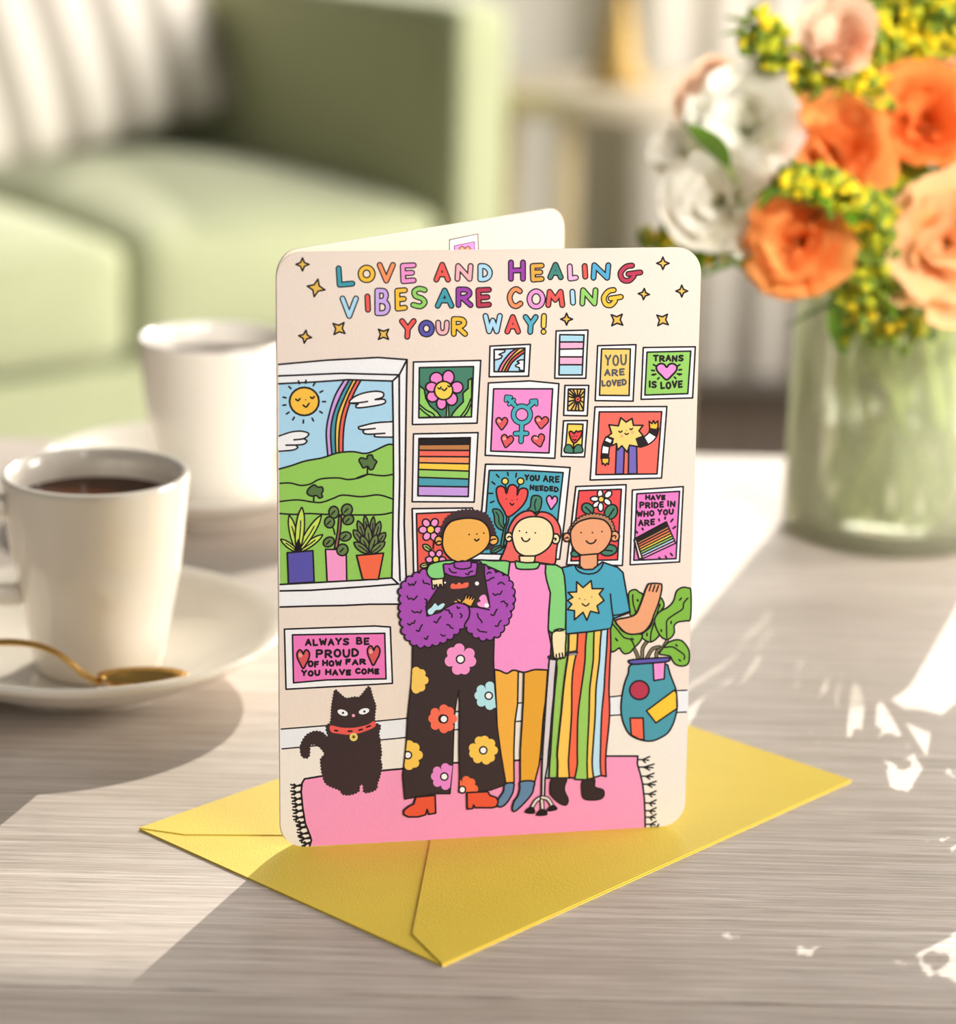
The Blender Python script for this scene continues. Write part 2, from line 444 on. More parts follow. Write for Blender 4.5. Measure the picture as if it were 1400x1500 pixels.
# ------------------------------------------------------------------ greeting card
HF = ((1.88740541e-02, -1.34698821e-04, -7.58898644e+00), (-1.12717897e-03, -1.98502124e-02, 2.51220426e+01), (-5.01942651e-05, -5.61745898e-05, 1.0))
HB = ((2.35381302e-02, -1.67985021e-04, -9.46434451e+00), (-7.10717054e-03, -1.82537544e-02, 2.55963355e+01), (-2.40861110e-04, -5.03905264e-05, 1.0))
def hm(H, p):
    a = [r[0] * p[0] + r[1] * p[1] + r[2] for r in H]
    return Vector((a[0] / a[2], a[1] / a[2]))
YW, LN, BW = .1975, .0682, .8313
CS = Vector((-5.731, 69.74, T + .1))
XF = Vector((cos(YW), sin(YW), 0)); XB = Vector((cos(BW), sin(BW), 0))
UF = Vector((-sin(YW) * sin(LN), cos(YW) * sin(LN), cos(LN)))
NF = XF.cross(UF).normalized(); NB = XB.cross(UF).normalized()
card = empty('greeting_card', CS + XF * 6, 'folded greeting card with a colourful drawing of three friends, standing on the yellow envelope', 'greeting card')
paper = mat('card_paper', (248, 240, 226), .6, tl=.25, bump=.1, bscale=1200)
ink_cache = {}
def ink(c):
    key = 'print_%02x%02x%02x' % c
    if key not in MATS: mat(key, c, .55, spec=.25, bump=.06, bscale=1800, var=.012, vscale=900)
    return MATS[key]
def rounded(W_, H_, r, n=10):
    o = []
    for cx, cy, a0 in ((r, r, pi), (W_ - r, r, 1.5 * pi), (W_ - r, H_ - r, 0), (r, H_ - r, .5 * pi)):
        for i in range(n + 1):
            a = a0 + .5 * pi * i / n; o.append(Vector((cx + r * cos(a), cy + r * sin(a))))
    return o
CW, CH = 12.67, 18.08
OUTL = rounded(CW, CH, .76)
def panel(name, X, Nn, mats, t=.045):
    n = len(OUTL)
    f0 = [CS + X * p.x + UF * p.y for p in OUTL]; b0 = [q - Nn * t for q in f0]
    fs = [tuple(range(n)), tuple(range(n, 2 * n))[::-1]] + [(i, (i + 1) % n, n + (i + 1) % n, n + i)[::-1] for i in range(n)]
    return mesh(name, f0 + b0, fs, mats, card, False, idx=[1] + [0] * (n + 1))
wallc = (244, 226, 210)
front = panel('front_panel', XF, NF, [paper, ink(wallc)])
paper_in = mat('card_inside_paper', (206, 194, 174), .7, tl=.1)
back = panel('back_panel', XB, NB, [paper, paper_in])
front['label'] = 'printed front of the card'
back['label'] = 'plain cream inside page of the card, seen above the front'

LEV = []      # (x0, y0, x1, y1, colour, level)
PIECE = None
ZO = (0, 0, 1)
CLIP = []
HCUR, XC, NC = HF, XF, NF
K = (30, 20, 22)
def Z(x, y, s):
    global ZO
    ZO = (x, y, s)
def P_(s):
    if not isinstance(s, str): return [(ZO[0] + x * ZO[2], ZO[1] + y * ZO[2]) for x, y in s]
    o = []
    for t in s.split():
        x, y = t.split(','); o.append((ZO[0] + float(x) * ZO[2], ZO[1] + float(y) * ZO[2]))
    return o
def piece(name, label=None, parent=None):
    global PIECE
    flush(); PIECE = dict(name=name, label=label, v=[], f=[], i=[], m=[], parent=parent or front)
def flush():
    global PIECE
    if PIECE and PIECE['f']:
        o = mesh(PIECE['name'], PIECE['v'], PIECE['f'], [ink(c) for c in PIECE['m']], PIECE['parent'], False, idx=PIECE['i'])
        if PIECE['label']: o['label'] = PIECE['label']
    PIECE = None
def level(pts, col):
    x0 = min(p[0] for p in pts); x1 = max(p[0] for p in pts); y0 = min(p[1] for p in pts); y1 = max(p[1] for p in pts)
    lv = 0
    for a in LEV:
        if a[0] < x1 and a[2] > x0 and a[1] < y1 and a[3] > y0:
            k = a[5] if a[4] == col == K else a[5] + 1
            if k > lv: lv = k
    LEV.append((x0, y0, x1, y1, col, lv))
    return lv
def emit(polys, col, lv, sub=0):
    off = .0012 + lv * .0008 + sub
    if col not in PIECE['m']: PIECE['m'].append(col)
    mi = PIECE['m'].index(col)
    for pl_ in polys:
        q = [hm(HCUR, p) for p in pl_]
        q = [a for i, a in enumerate(q) if (a - q[i - 1]).length > 1e-5]
        if len(q) < 3: continue
        ar = sum(q[i - 1].x * q[i].y - q[i].x * q[i - 1].y for i in range(len(q)))
        if abs(ar) < 1e-7: continue
        if ar < 0: q.reverse()
        b = len(PIECE['v'])
        PIECE['v'] += [CS + XC * a.x + UF * a.y + NC * off for a in q]
        PIECE['f'].append(tuple(range(b, b + len(q)))); PIECE['i'].append(mi)
def clip(poly):
    for x1, y1, x2, y2 in CLIP:
        out = []
        f = lambda p: (x2 - x1) * (p[1] - y1) - (y2 - y1) * (p[0] - x1)
        n = len(poly)
        for i in range(n):
            a, b = poly[i - 1], poly[i]; fa, fb = f(a), f(b)
            if (fa >= 0) != (fb >= 0):
                t = fa / (fa - fb); out.append((a[0] + (b[0] - a[0]) * t, a[1] + (b[1] - a[1]) * t))
            if fb >= 0: out.append(b)
        poly = out
        if len(poly) < 3: return []
    return poly
def sm(pts, closed, n=5): return [(a.x, a.y) for a in crom([Vector((p[0], p[1])) for p in pts], closed, n)]
def strip(ln, h):
    """polygons of one smooth piece of a stroke: quads with shared mitres and round ends"""
    pts = [ln[0]]
    for q in ln[1:]:
        if hypot(q[0] - pts[-1][0], q[1] - pts[-1][1]) > .12: pts.append(q)
    k = len(pts)
    if k == 1:
        x, y = pts[0]; return [[(x + h * cos(a * pi / 5), y + h * sin(a * pi / 5)) for a in range(10)]]
    closed = k > 3 and hypot(pts[0][0] - pts[-1][0], pts[0][1] - pts[-1][1]) < .15
    if closed: pts = pts[:-1]; k -= 1
    L_, R_ = [], []
    for i in range(k):
        a = pts[i - 1] if (i or closed) else None; b = pts[(i + 1) % k] if (i < k - 1 or closed) else None
        p = pts[i]; n = []
        for u, v in ((a, p), (p, b)):
            if u and v:
                d = hypot(v[0] - u[0], v[1] - u[1]); n.append((-(v[1] - u[1]) / d, (v[0] - u[0]) / d))
        nx, ny = sum(q[0] for q in n) / len(n), sum(q[1] for q in n) / len(n)
        l2 = max(.5, nx * nx + ny * ny)
        nx, ny = nx / l2 * h, ny / l2 * h
        L_.append((p[0] + nx, p[1] + ny)); R_.append((p[0] - nx, p[1] - ny))
    out = []
    for i in range(k if closed else k - 1):
        j = (i + 1) % k; out.append([L_[i], L_[j], R_[j], R_[i]])
    if not closed:
        for p, q, c in ((L_[0], R_[0], pts[0]), (R_[-1], L_[-1], pts[-1])):
            a0 = math.atan2(p[1] - c[1], p[0] - c[0])
            out.append([(c[0] + h * cos(a0 + pi * t / 6), c[1] + h * sin(a0 + pi * t / 6)) for t in range(7)])
    return out
def split(ln, lim):
    """cut a polyline where it turns sharply"""
    if len(ln) > 3 and hypot(ln[0][0] - ln[-1][0], ln[0][1] - ln[-1][1]) < .01:
        for i in range(len(ln) - 1):           # start a closed line at a corner if it has one
            a, b, c = ln[i - 1] if i else ln[-2], ln[i], ln[i + 1]
            t = math.atan2(c[1] - b[1], c[0] - b[0]) - math.atan2(b[1] - a[1], b[0] - a[0])
            if abs((t + pi) % (2 * pi) - pi) > lim: ln = ln[i:-1] + ln[:i + 1]; break
    out, cur = [], [ln[0]]
    for i in range(1, len(ln)):
        cur.append(ln[i])
        if i < len(ln) - 1:
            a, b, c = ln[i - 1], ln[i], ln[i + 1]
            t = math.atan2(c[1] - b[1], c[0] - b[0]) - math.atan2(b[1] - a[1], b[0] - a[0])
            if abs((t + pi) % (2 * pi) - pi) > lim: out.append(cur); cur = [ln[i]]
    out.append(cur)
    return out
def strokes(lines, w, col, lv=None):
    """lines: lists of px points; one joined stroke of width w px"""
    parts = []
    for ln in lines:
        for q in split(ln, 1.0): parts.append(strip(q, w * (.64 if w < 3 else .5)))
    if CLIP: parts = [[q for q in (clip(p) for p in ps) if q] for ps in parts]
    allp = [p for ps in parts for q in ps for p in q]
    if not allp: return
    if lv is None: lv = level(allp, col)
    for i, ps in enumerate(parts): emit(ps, col, lv, .00012 * (i % 6))
def line(s, w=1.9, col=K, smooth=True, closed=False):
    p = P_(s)
    if smooth and len(p) > 2: p = sm(p, closed)
    if closed: p = p + [p[0]]
    strokes([p], w, col)
def lines(ss, w=1.9, col=K, smooth=False):
    strokes([(sm(P_(s), False) if smooth and len(P_(s)) > 2 else P_(s)) for s in ss], w, col)
def fill(s, col, lw=1.9, smooth=True, lc=K):
    p = P_(s)
    if smooth: p = sm(p, True)
    q = clip(p) if CLIP else p
    if len(q) < 3: return
    if col: emit([q], col, level(q, col))
    if lw: strokes([p + [p[0]]], lw, lc)
def quad(s, col, lw=1.9): fill(s, col, lw, smooth=False)
def ell(cx, cy, rx, ry=None, rot=0, col=K, lw=1.9, lc=K, n=20):
    ry = ry or rx; a0 = radians(rot)
    p = [(cx + rx * cos(t) * cos(a0) - ry * sin(t) * sin(a0), cy + rx * cos(t) * sin(a0) + ry * sin(t) * cos(a0)) for t in (2 * pi * i / n for i in range(n))]
    fill(p, col, lw, smooth=False, lc=lc)
def dot(cx, cy, r=9, col=K): ell(cx, cy, r, r, 0, col, 0, n=10)
def scal(s, col, r, step=2.2, lw=0):
    """filled outline with a bumpy, furry edge"""
    p = sm(P_(s), True, 8); R = r * ZO[2]; n = len(p)
    ar = sum(p[i - 1][0] * p[i][1] - p[i][0] * p[i - 1][1] for i in range(n)); sg = 1 if ar > 0 else -1
    cum = [0]
    for i in range(n): cum.append(cum[-1] + hypot(p[(i + 1) % n][0] - p[i][0], p[(i + 1) % n][1] - p[i][1]))
    nb = max(6, round(cum[-1] / (step * R))); out = []; tot = nb * 6; k = 0
    for q in range(tot):
        d = cum[-1] * q / tot
        while cum[k + 1] < d: k += 1
        t = (d - cum[k]) / max(1e-6, cum[k + 1] - cum[k]); a, b = p[k], p[(k + 1) % n]
        x, y = a[0] + (b[0] - a[0]) * t, a[1] + (b[1] - a[1]) * t
        l = max(1e-6, hypot(b[0] - a[0], b[1] - a[1])); nx, ny = (b[1] - a[1]) / l * sg, -(b[0] - a[0]) / l * sg
        h = R * (.75 * abs(sin(pi * (q % 6) / 6)) ** .7 - .1)
        out.append((x + nx * h, y + ny * h))
    emit([out], col, level(out, col))
    if lw: strokes([out + [out[0]]], lw, K)
def heart(cx, cy, w_, h_, col, rot=0, lw=1.6, shine=None):
    a0 = radians(rot); b = [(0, -.28), (.12, -.45), (.32, -.5), (.5, -.32), (.46, -.05), (.28, .2), (0, .5), (-.28, .2), (-.46, -.05), (-.5, -.32), (-.32, -.5), (-.12, -.45)]
    p = [(cx + w_ * x * cos(a0) - h_ * y * sin(a0), cy + w_ * x * sin(a0) + h_ * y * cos(a0)) for x, y in b]
    fill(p, col, lw)
    if shine: ell(cx - w_ * .22, cy - h_ * .22, w_ * .16, h_ * .12, 0, shine, 0)
def ticks(cx, cy, r0, r1, angs, w=1.6):
    strokes([P_([(cx + r0 * cos(radians(a)), cy + r0 * sin(radians(a))), (cx + r1 * cos(radians(a)), cy + r1 * sin(radians(a)))]) for a in angs], w, K)
def leaf(x0, y0, x1, y1, w_, col, vein=True, lw=1.7, vc=K):
    dx, dy = x1 - x0, y1 - y0; L_ = hypot(dx, dy); nx, ny = -dy / L_, dx / L_
    pts = [(0, .04), (.2, .75), (.5, 1), (.8, .75), (.97, .2), (1, 0), (.97, -.2), (.8, -.75), (.5, -1), (.2, -.75)]
    fill([(x0 + dx * t + nx * w_ * k, y0 + dy * t + ny * w_ * k) for t, k in pts], col, lw)
    if vein: line([(x0 + dx * .05, y0 + dy * .05), (x0 + dx * .45 + nx * w_ * .1, y0 + dy * .45 + ny * w_ * .1), (x0 + dx * .7, y0 + dy * .7)], 1.4, vc)
def blossom(cx, cy, r, col, n=8, pr=.32, cr=0, cc=(250, 248, 245), a0=0):
    c_ = P_([(cx, cy)])[0]; s = ZO[2]; pol = []
    for j in range(n * 14):
        th = 2 * pi * j / (n * 14); best = .5
        for i in range(n):
            d = th - 2 * pi * i / n - a0 - .12 * sin(i * 2.3); x = .68 * cos(d); y = .68 * sin(d)
            if x > 0 and abs(y) < pr: best = max(best, x + sqrt(pr * pr - y * y))
        pol.append((c_[0] + r * s * best * .96 * cos(th), c_[1] + r * s * best * .96 * sin(th)))
    if CLIP: pol = clip(pol)
    if len(pol) < 3: return
    emit([pol], col, level(pol, col))
    if cr: ell(cx, cy, cr, cr, 0, cc, 1.7)
def face(e1, e2, nose, smile, r=8):
    for q in (e1, e2, nose): dot(q[0], q[1], r)
    line(smile, 1.8)

FONT = {
 'A': ['0,1 .5,0 1,1', '.22,.65 .78,.65'], 'B': ['0,1 0,0', '~0,0 .6,.02 .78,.2 .6,.42 0,.46', '~0,.46 .7,.5 .95,.74 .7,.97 0,1'],
 'C': ['~.95,.12 .6,0 .2,.15 0,.5 .2,.88 .6,1 1,.85'], 'D': ['0,1 0,0', '~0,0 .55,.05 .95,.4 .85,.8 .45,.98 0,1'],
 'E': ['1,0 0,.03 .05,1 1,.95', '.03,.5 .85,.47'], 'F': ['1,0 0,.03 .03,1', '.03,.5 .8,.47'],
 'G': ['~.95,.1 .6,0 .2,.15 0,.55 .2,.92 .6,1 .9,.85 .95,.6', '.5,.58 1.0,.55'], 'H': ['0,0 0,1', '1,0 1,1', '0,.5 1,.47'], 'I': ['.5,0 .5,1'],
 'L': ['0,0 .08,1 1,.93'], 'M': ['0,1 .1,0 .5,.6 .88,0 1,1'], 'N': ['0,1 .06,0 .92,1 1,0'], 'O': ['~@.5,0 .15,.15 0,.5 .15,.87 .5,1 .85,.87 1,.5 .85,.15'],
 'P': ['0,1 0,0', '~0,0 .7,.03 .95,.25 .7,.5 0,.55'], 'R': ['0,1 0,0', '~0,0 .7,.03 .92,.25 .65,.48 0,.55', '.35,.55 1,1'],
 'S': ['~.95,.08 .5,0 .1,.15 .2,.42 .7,.55 .95,.78 .6,1 0,.92'], 'T': ['0,.03 1,0', '.5,.02 .5,1'], 'U': ['~0,0 .03,.6 .2,.93 .5,1 .8,.93 .97,.6 1,0'],
 'V': ['0,0 .5,1 1,0'], 'W': ['0,0 .25,1 .5,.3 .78,1 1,0'], 'Y': ['0,0 .5,.5 1,0', '.5,.5 .45,1'], '!': ['.6,0 .4,.62', '.35,.96 .36,.97'],
 'g': ['~.6,.02 .3,.1 .04,.5 .15,.92 .45,.98 .68,.7', '.42,.56 1,.46']}
def glyph(ch, x, y, w_, h_, slant=0):
    out = []
    for s in FONT[ch]:
        smf = s[0] == '~'; cl = s[:2] == '~@'; s = s.lstrip('~@')
        p = [tuple(map(float, t.split(','))) for t in s.split()]
        p = [(x + a * w_, y + b * h_ + slant * a * w_) for a, b in p]
        if smf: p = sm(p, cl, 4)
        if cl: p.append(p[0])
        out.append(p)
    return out
def big(ch, x0, x1, y0, y1, col):
    """bubble letter inside a box given in crop coordinates"""
    (a, b), (c, d) = P_([(x0, y0), (x1, y1)])
    h = 4.0
    g = glyph(ch, a + h, b + h, c - a - 2 * h, d - b - 2 * h)
    if ch == 'I' : g = [[((a + c) / 2 - .6, b + h), ((a + c) / 2 + .3, d - h)]]
    strokes(g, 9.1, K); strokes(g, 5.2, col)
def text(s, x0, x1, y0, y1, w=1.9, slope=0, gap=.56, col=K):
    (a, b), (c, d) = P_([(x0, y0), (x1, y1)]); a += .5; c -= .5; b += .9; d -= .9
    wd = {'I': .12, 'W': 1.25, 'M': 1.2, 'L': .8, 'E': .8, 'F': .8, ' ': .5}
    tot = sum(wd.get(ch, 1) for ch in s) + gap * (len(s) - 1)
    u = (c - a) / tot; x = a; gl = []
    for i, ch in enumerate(s):
        cw = wd.get(ch, 1)
        if ch != ' ': gl += glyph(ch, x, b + slope * (x - a) + (.5 if i % 2 else -.3), cw * u, d - b, slope * .6)
        x += (cw + gap) * u
    strokes(gl, w, col)
def star(cx, cy, r, rot=0, col=(238, 190, 84)):
    p = []
    for i in range(8):
        a = radians(rot) + i * pi / 4; q = r if i % 2 == 0 else r * .42
        p.append((cx + q * cos(a), cy + q * sin(a)))
    fill(p, col, 1.9, smooth=False)
WHT = (250, 248, 248)
def frame(outer, inner, col):
    quad(outer, WHT); quad(inner, col)

S1, S2 = .22857, .157143
TEAL, YELO, ORG, PNK, RED, LPK, LBL, LAV, GRN, PUR, MAR, IND = (66, 160, 176), (252, 196, 60), (255, 150, 96), (250, 150, 210), (240, 92, 84), (252, 182, 190), (178, 222, 244), (208, 172, 236), (150, 212, 104), (160, 66, 172), (192, 56, 84), (92, 84, 172)
DGR, BLU, DRK, OLV = (70, 132, 106), (76, 168, 194), (60, 42, 42), (104, 132, 72)
# --- lettering
piece('printed_lettering', 'bubble lettering in many colours across the top of the card')
Z(400, 300, S1)
for a in (('L', 402, 525, 390, 530, TEAL), ('O', 543, 655, 385, 500, YELO), ('V', 665, 785, 368, 503, ORG), ('E', 813, 918, 370, 507, PNK), ('A', 1028, 1138, 367, 497, RED), ('N', 1163, 1283, 375, 492, LPK), ('D', 1310, 1408, 375, 495, LBL),
          ('V', 427, 548, 583, 730, LBL), ('I', 583, 630, 570, 690, RED), ('B', 650, 755, 533, 712, LAV), ('E', 778, 862, 530, 683, YELO), ('S', 880, 992, 520, 668, GRN), ('A', 1037, 1160, 532, 665, TEAL), ('R', 1170, 1282, 525, 660, PUR), ('E', 1297, 1400, 527, 662, MAR),
          ('Y', 808, 918, 728, 863, RED), ('O', 930, 1035, 738, 848, IND), ('U', 1040, 1130, 738, 838, LPK), ('R', 1140, 1247, 715, 845, YELO), ('W', 1343, 1470, 695, 828, LBL)): big(*a)
Z(720, 300, S1)
for a in (('H', 106, 218, 352, 492, PUR), ('E', 245, 338, 372, 497, (232, 172, 72)), ('A', 358, 460, 367, 482, (66, 138, 126)), ('L', 483, 557, 377, 490, (252, 184, 222)), ('I', 580, 617, 375, 478, RED), ('N', 635, 765, 370, 485, (84, 172, 212)), ('g', 803, 970, 370, 505, MAR),
          ('C', 98, 202, 523, 667, ORG), ('O', 225, 345, 537, 670, (246, 156, 214)), ('M', 345, 470, 540, 660, RED), ('I', 500, 540, 540, 645, LBL), ('N', 563, 683, 530, 650, GRN), ('g', 697, 845, 527, 662, YELO),
          ('A', 83, 187, 702, 830, RED), ('Y', 200, 300, 702, 832, (90, 180, 200)), ('!', 310, 358, 695, 835, (255, 212, 90))): big(*a)
Z(400, 300, S1)
for a in ((188, 382, 42, 0), (275, 533, 58, 12), (422, 793, 50, 40), (205, 845, 42, 8), (707, 830, 46, 45)): piece('printed_star'); star(*a)
Z(720, 300, S1)
for a in ((1097, 375, 40, 0), (975, 572, 36, 5), (1218, 553, 38, 0), (480, 733, 38, 0), (803, 738, 50, 42), (1095, 738, 48, 40)): piece('printed_star'); star(*a)
# --- skirting, floor
piece('printed_wall_base', 'white skirting and pale floor drawn along the bottom')
bl = [hm(HF, q) for q in ((410, 1097), (596, 1080), (667, 1069), (755, 1057), (894, 1048.5), (1010, 1043))]
tl_ = [hm(HF, q) for q in ((410, 1068), (597, 1052), (759, 1030), (893, 1021), (1010, 1011))]
CWB = [p for p in OUTL if p.y < 2.9]
def panel_poly(pts, col):
    b = len(PIECE['v'])
    if col not in PIECE['m']: PIECE['m'].append(col)
    ar = sum(pts[i - 1].x * pts[i].y - pts[i].x * pts[i - 1].y for i in range(len(pts)))
    if ar < 0: pts = pts[::-1]
    lv = 0
    PIECE['v'] += [CS + XF * a.x + UF * a.y + NF * .0010 for a in pts]
    PIECE['f'].append(tuple(range(b, b + len(pts)))); PIECE['i'].append(PIECE['m'].index(col))
def onx(p, x): return Vector((x, p.y))
bl = [onx(bl[0], .004)] + bl[1:-1] + [onx(bl[-1], CW - .004)]
tl_ = [onx(tl_[0], .004)] + tl_[1:-1] + [onx(tl_[-1], CW - .004)]
lower = CWB + bl[::-1]
panel_poly(lower, (246, 236, 224)); panel_poly(tl_ + bl[::-1], (242, 242, 244))
Z(0, 0, 1)
line('412,1068 500,1061 597,1052 665,1043 759,1030 830,1026 893,1021 950,1014 1006,1011', 1.6)
line('413,1097 500,1089 596,1080 667,1069 755,1057 830,1052 894,1048 950,1045 1005,1043', 1.6)
# --- rug
piece('printed_rug', 'pink rug with black fringes drawn at the bottom')
quad('442.4,1148 446,1141 470,1137 560,1128.7 590,1126 663,1117.5 752,1114 887,1107.5 934,1107.6 933.3,1119 941,1148 943.5,1170 944.5,1190 944.8,1214.2 700,1226.8 453.8,1239.6 456,1231 455,1226.5 447,1206 443.2,1182.6 441,1160', (252, 158, 198), 0)
line('453.5,1239 456,1231 455,1226.5 447,1206 443.2,1182.6 441,1160 442.4,1147 446,1141 470,1137 560,1128.7 590,1126 663,1117.5 752,1114 887,1107.5 934,1107.6', 2.2, smooth=False)
line('934,1107.6 933.3,1119 938,1135 941,1148 943.5,1170 944.5,1190 944.8,1213', 2.2, smooth=False)
Z(400, 1060, S2)
for i, (y, xe, xt) in enumerate(((580, 258, 165), (640, 260, 165), (702, 262, 172), (757, 268, 178), (815, 272, 183), (875, 280, 185), (925, 290, 210), (968, 300, 220), (1025, 322, 225), (1070, 340, 240), (1118, 345, 262))):
    lines([f'{xe},{y} {xt+55},{y+2} {xt},{y-12}', f'{xt+60},{y} {xt+8},{y+22}', f'{xe-2},{y-12} {xe-45},{y+4}', f'{xt+30},{y-16} {xt+52},{y+2} {xt+28},{y+24}'], 2.0)
Z(850, 1060, S2)
for y, xs in ((335, 535), (405, 548), (490, 568), (565, 580), (655, 595), (740, 600), (812, 602), (872, 604), (938, 608)):
    e = 645 if y < 350 else 685 if y < 500 else 705
    lines([f'{xs},{y} {xs+45},{y} {e},{y-28}', f'{xs+42},{y} {e-10},{y+6}', f'{xs+40},{y} {e-40},{y+28}'], 1.9)
line('605,978 680,968 715,960 728,938', 2)

# --- window with landscape
piece('printed_window', 'white window drawn at the left, looking on green hills')
Z(400, 500, S2)
fill('52,215 500,175 980,150 1248,170 1240,600 1230,1273 1222,1760 1245,2193 1240,2440 700,2462 300,2472 65,2478', WHT, 0, smooth=False)
fill('54,395 700,357 1112,370 1120,1100 1115,1700 1106,2205 830,2225 66,2266', (176, 220, 242), 0, smooth=False)
# rainbow in the sky
bd = [[(660, 365), (580, 500), (522, 680), (495, 850), (510, 1070)], [(705, 365), (632, 500), (562, 680), (536, 850), (548, 1060)], [(742, 362), (674, 500), (602, 680), (580, 850), (585, 1060)], [(778, 362), (706, 500), (642, 680), (615, 850), (612, 1050)], [(818, 362), (746, 500), (682, 680), (655, 850), (650, 1050)]]
for i, c in enumerate(((214, 166, 232), (76, 158, 172), (252, 206, 84), (244, 104, 90))):
    a = sm(P_(bd[i]), False, 5); b = sm(P_(bd[i + 1]), False, 5)
    q = a + b[::-1]; emit([q], c, level(q, c))
for b in bd: line(b, 2.0)
fill('710,560 760,515 850,480 960,465 1025,480 1020,520 950,543 1030,540 1045,570 980,595 800,620 770,600 790,582 725,577', WHT)
line('720,575 800,572 880,560', 1.9)
CLIP[:] = [(578.5, 400, 578, 900)]
CLIP[:] = []
fill('1113,748 950,760 800,795 815,812 848,822 838,850 880,865 940,868 950,888 1113,893', WHT, 0)
lines(['1115,748 950,760 830,788 795,800 820,822 950,812', '850,825 838,845 880,865 1040,857', '945,872 960,890 1115,893'], 1.9, smooth=True)
fill('56,880 170,845 270,838 330,860 300,900 290,920 310,935 280,960 215,975 228,992 190,1012 56,1025', WHT, 0)
lines(['56,882 170,845 270,838 332,862 290,905 195,918', '290,910 315,930 270,962 120,968', '215,972 228,992 180,1014 56,1025'], 1.9, smooth=True)
ell(290, 560, 137, 131, 0, (255, 198, 70), 2.3)
lines(['210,540 232,552 250,535', '348,520 366,532 383,515', '280,595 308,612 335,578'], 2.0, smooth=True); dot(302, 545, 6)
ticks(288, 562, 172, 200, (-105, -85, -60, -135, -30, 0, -168, 170, 32, 64, 92, 122, 145), 2.0)
fill('58,1190 150,1165 300,1115 460,1085 600,1040 740,1028 850,1045 930,1025 1060,965 1113,962 1117,1400 1112,1800 1104,2205 830,2225 66,2266', (152, 206, 92), 0, smooth=False)
lines(['58,1190 180,1155 300,1115 460,1085 600,1040 740,1028 850,1045 930,1025 1060,965 1115,962', '780,1273 880,1240 960,1248 1040,1252 1115,1240'], 2, smooth=True)
fill('800,1110 820,1085 870,1095 880,1065 920,1060 935,1095 965,1120 950,1150 930,1190 900,1195 880,1165 840,1180 820,1150', (88, 120, 64), 1.9); line('878,1180 878,1232', 2)
Z(400, 700, S2)
lines(['65,50 160,48 260,70 350,55 440,10 600,0 700,15 800,0 880,-33', '65,220 230,205 430,230 560,190 650,160 820,175 980,158 1110,195', '65,332 200,340 330,332 500,340 780,345 1000,342 1108,322'], 1.9, smooth=True)
fill('318,120 345,85 385,65 415,85 455,85 465,120 450,150 460,175 430,188 405,165 360,170 320,150', (88, 120, 64), 1.9); line('378,165 378,222', 2)
# sills and frame lines
lines(['54,-1405 300,-1408 700,-1416', ], .01)
Z(400, 500, S2)
lines(['52,215 500,175 980,150 1248,170 1240,600 1230,1273 1222,1700 1240,2190', '52,322 300,312 640,298 900,305 1175,312 1176,700 1180,1273 1168,1800 1183,2230', '52,395 400,378 700,357 1112,370 1118,700 1122,1273 1114,1800 1106,2205 830,2225 66,2266',
       '1248,170 1175,312 1112,370', '1106,2205 1168,2262', '66,2326 350,2320 830,2288 1165,2262', '66,2476 400,2466 650,2462 900,2450 1170,2449'], 2.0)
piece('printed_window_plant', 'spiky leaved plant in a blue pot drawn on the window sill')
Z(400, 700, S2)
YG = (206, 228, 96)
for x, y, w_ in ((150, 350, 34), (72, 572, 24), (460, 530, 30), (447, 348, 36), (268, 275, 40)): leaf(230, 690, x, y, w_, YG)
fill('196,690 225,580 245,580 268,690', K, 0)
quad('132,697 370,677 382,970 143,985', IND)
piece('printed_window_plant', 'round leaved plant in a pink pot drawn on the window sill')
quad('488,665 680,668 686,960 503,968', (254, 160, 208))
fill('570,655 600,500 612,358 636,358 632,450 602,655', (170, 112, 90), 1.9, smooth=False); line('575,525 560,470 535,420', 1.8)
for c in ((565, 320, 46, 56, 0), (687, 298, 50, 56, 20), (525, 413, 46, 52, 0), (700, 390, 52, 44, -25), (672, 545, 55, 42, -10), (518, 597, 54, 42, -35), (645, 670, 52, 55, 30)):
    ell(*c, col=OLV); line([(c[0] - 22, c[1] + 20), (c[0] + 8, c[1] - 12)], 1.7)
piece('printed_window_plant', 'dark succulent in an orange pot drawn on the window sill')
for a in ((900, 700, 855, 350, 24), (900, 700, 935, 362, 24), (895, 700, 790, 400, 30), (905, 700, 995, 405, 30), (895, 690, 750, 485, 32), (905, 690, 1045, 510, 32)):
    leaf(a[0] + (a[2] - a[0]) * .42, a[1] + (a[3] - a[1]) * .42, a[2], a[3], a[4], (112, 128, 80))
for a in ((898, 690, 880, 440, 36), (892, 695, 820, 540, 36), (905, 695, 965, 528, 36), (890, 700, 755, 600, 34), (910, 700, 1040, 595, 34)): leaf(*a, (112, 132, 76))
quad('778,722 1028,700 980,945 835,948', (250, 108, 72))

# --- pictures on the drawn wall
Z(600, 480, S2)
piece('printed_picture', 'picture of a smiling pink flower on dark green')
frame('35,320 662,305 628,890 25,903', '90,372 595,362 575,832 85,840', DGR)
fill('90,540 135,575 150,660 190,730 260,790 290,832 85,838', GRN, 1.9, smooth=False); lines(['90,715 150,765 215,800 235,832', '88,745 150,800 205,836'], 1.8, smooth=True)
fill('578,470 545,490 545,565 495,610 500,690 440,750 400,800 385,832 575,832', GRN, 1.9, smooth=False); lines(['570,660 530,750 470,832', '570,710 540,780 500,832'], 1.8, smooth=True)
fill('345,720 360,720 366,832 340,832', GRN, 1.7, smooth=False)
for c in ((248, 474, 60, 58), (360, 462, 54, 64), (440, 556, 56, 54), (390, 664, 54, 60), (296, 706, 46, 56), (212, 642, 54, 50), (203, 553, 54, 46)): ell(*c, col=(250, 140, 208))
ell(315, 585, 86, 86, 0, (246, 212, 84), 1.9)
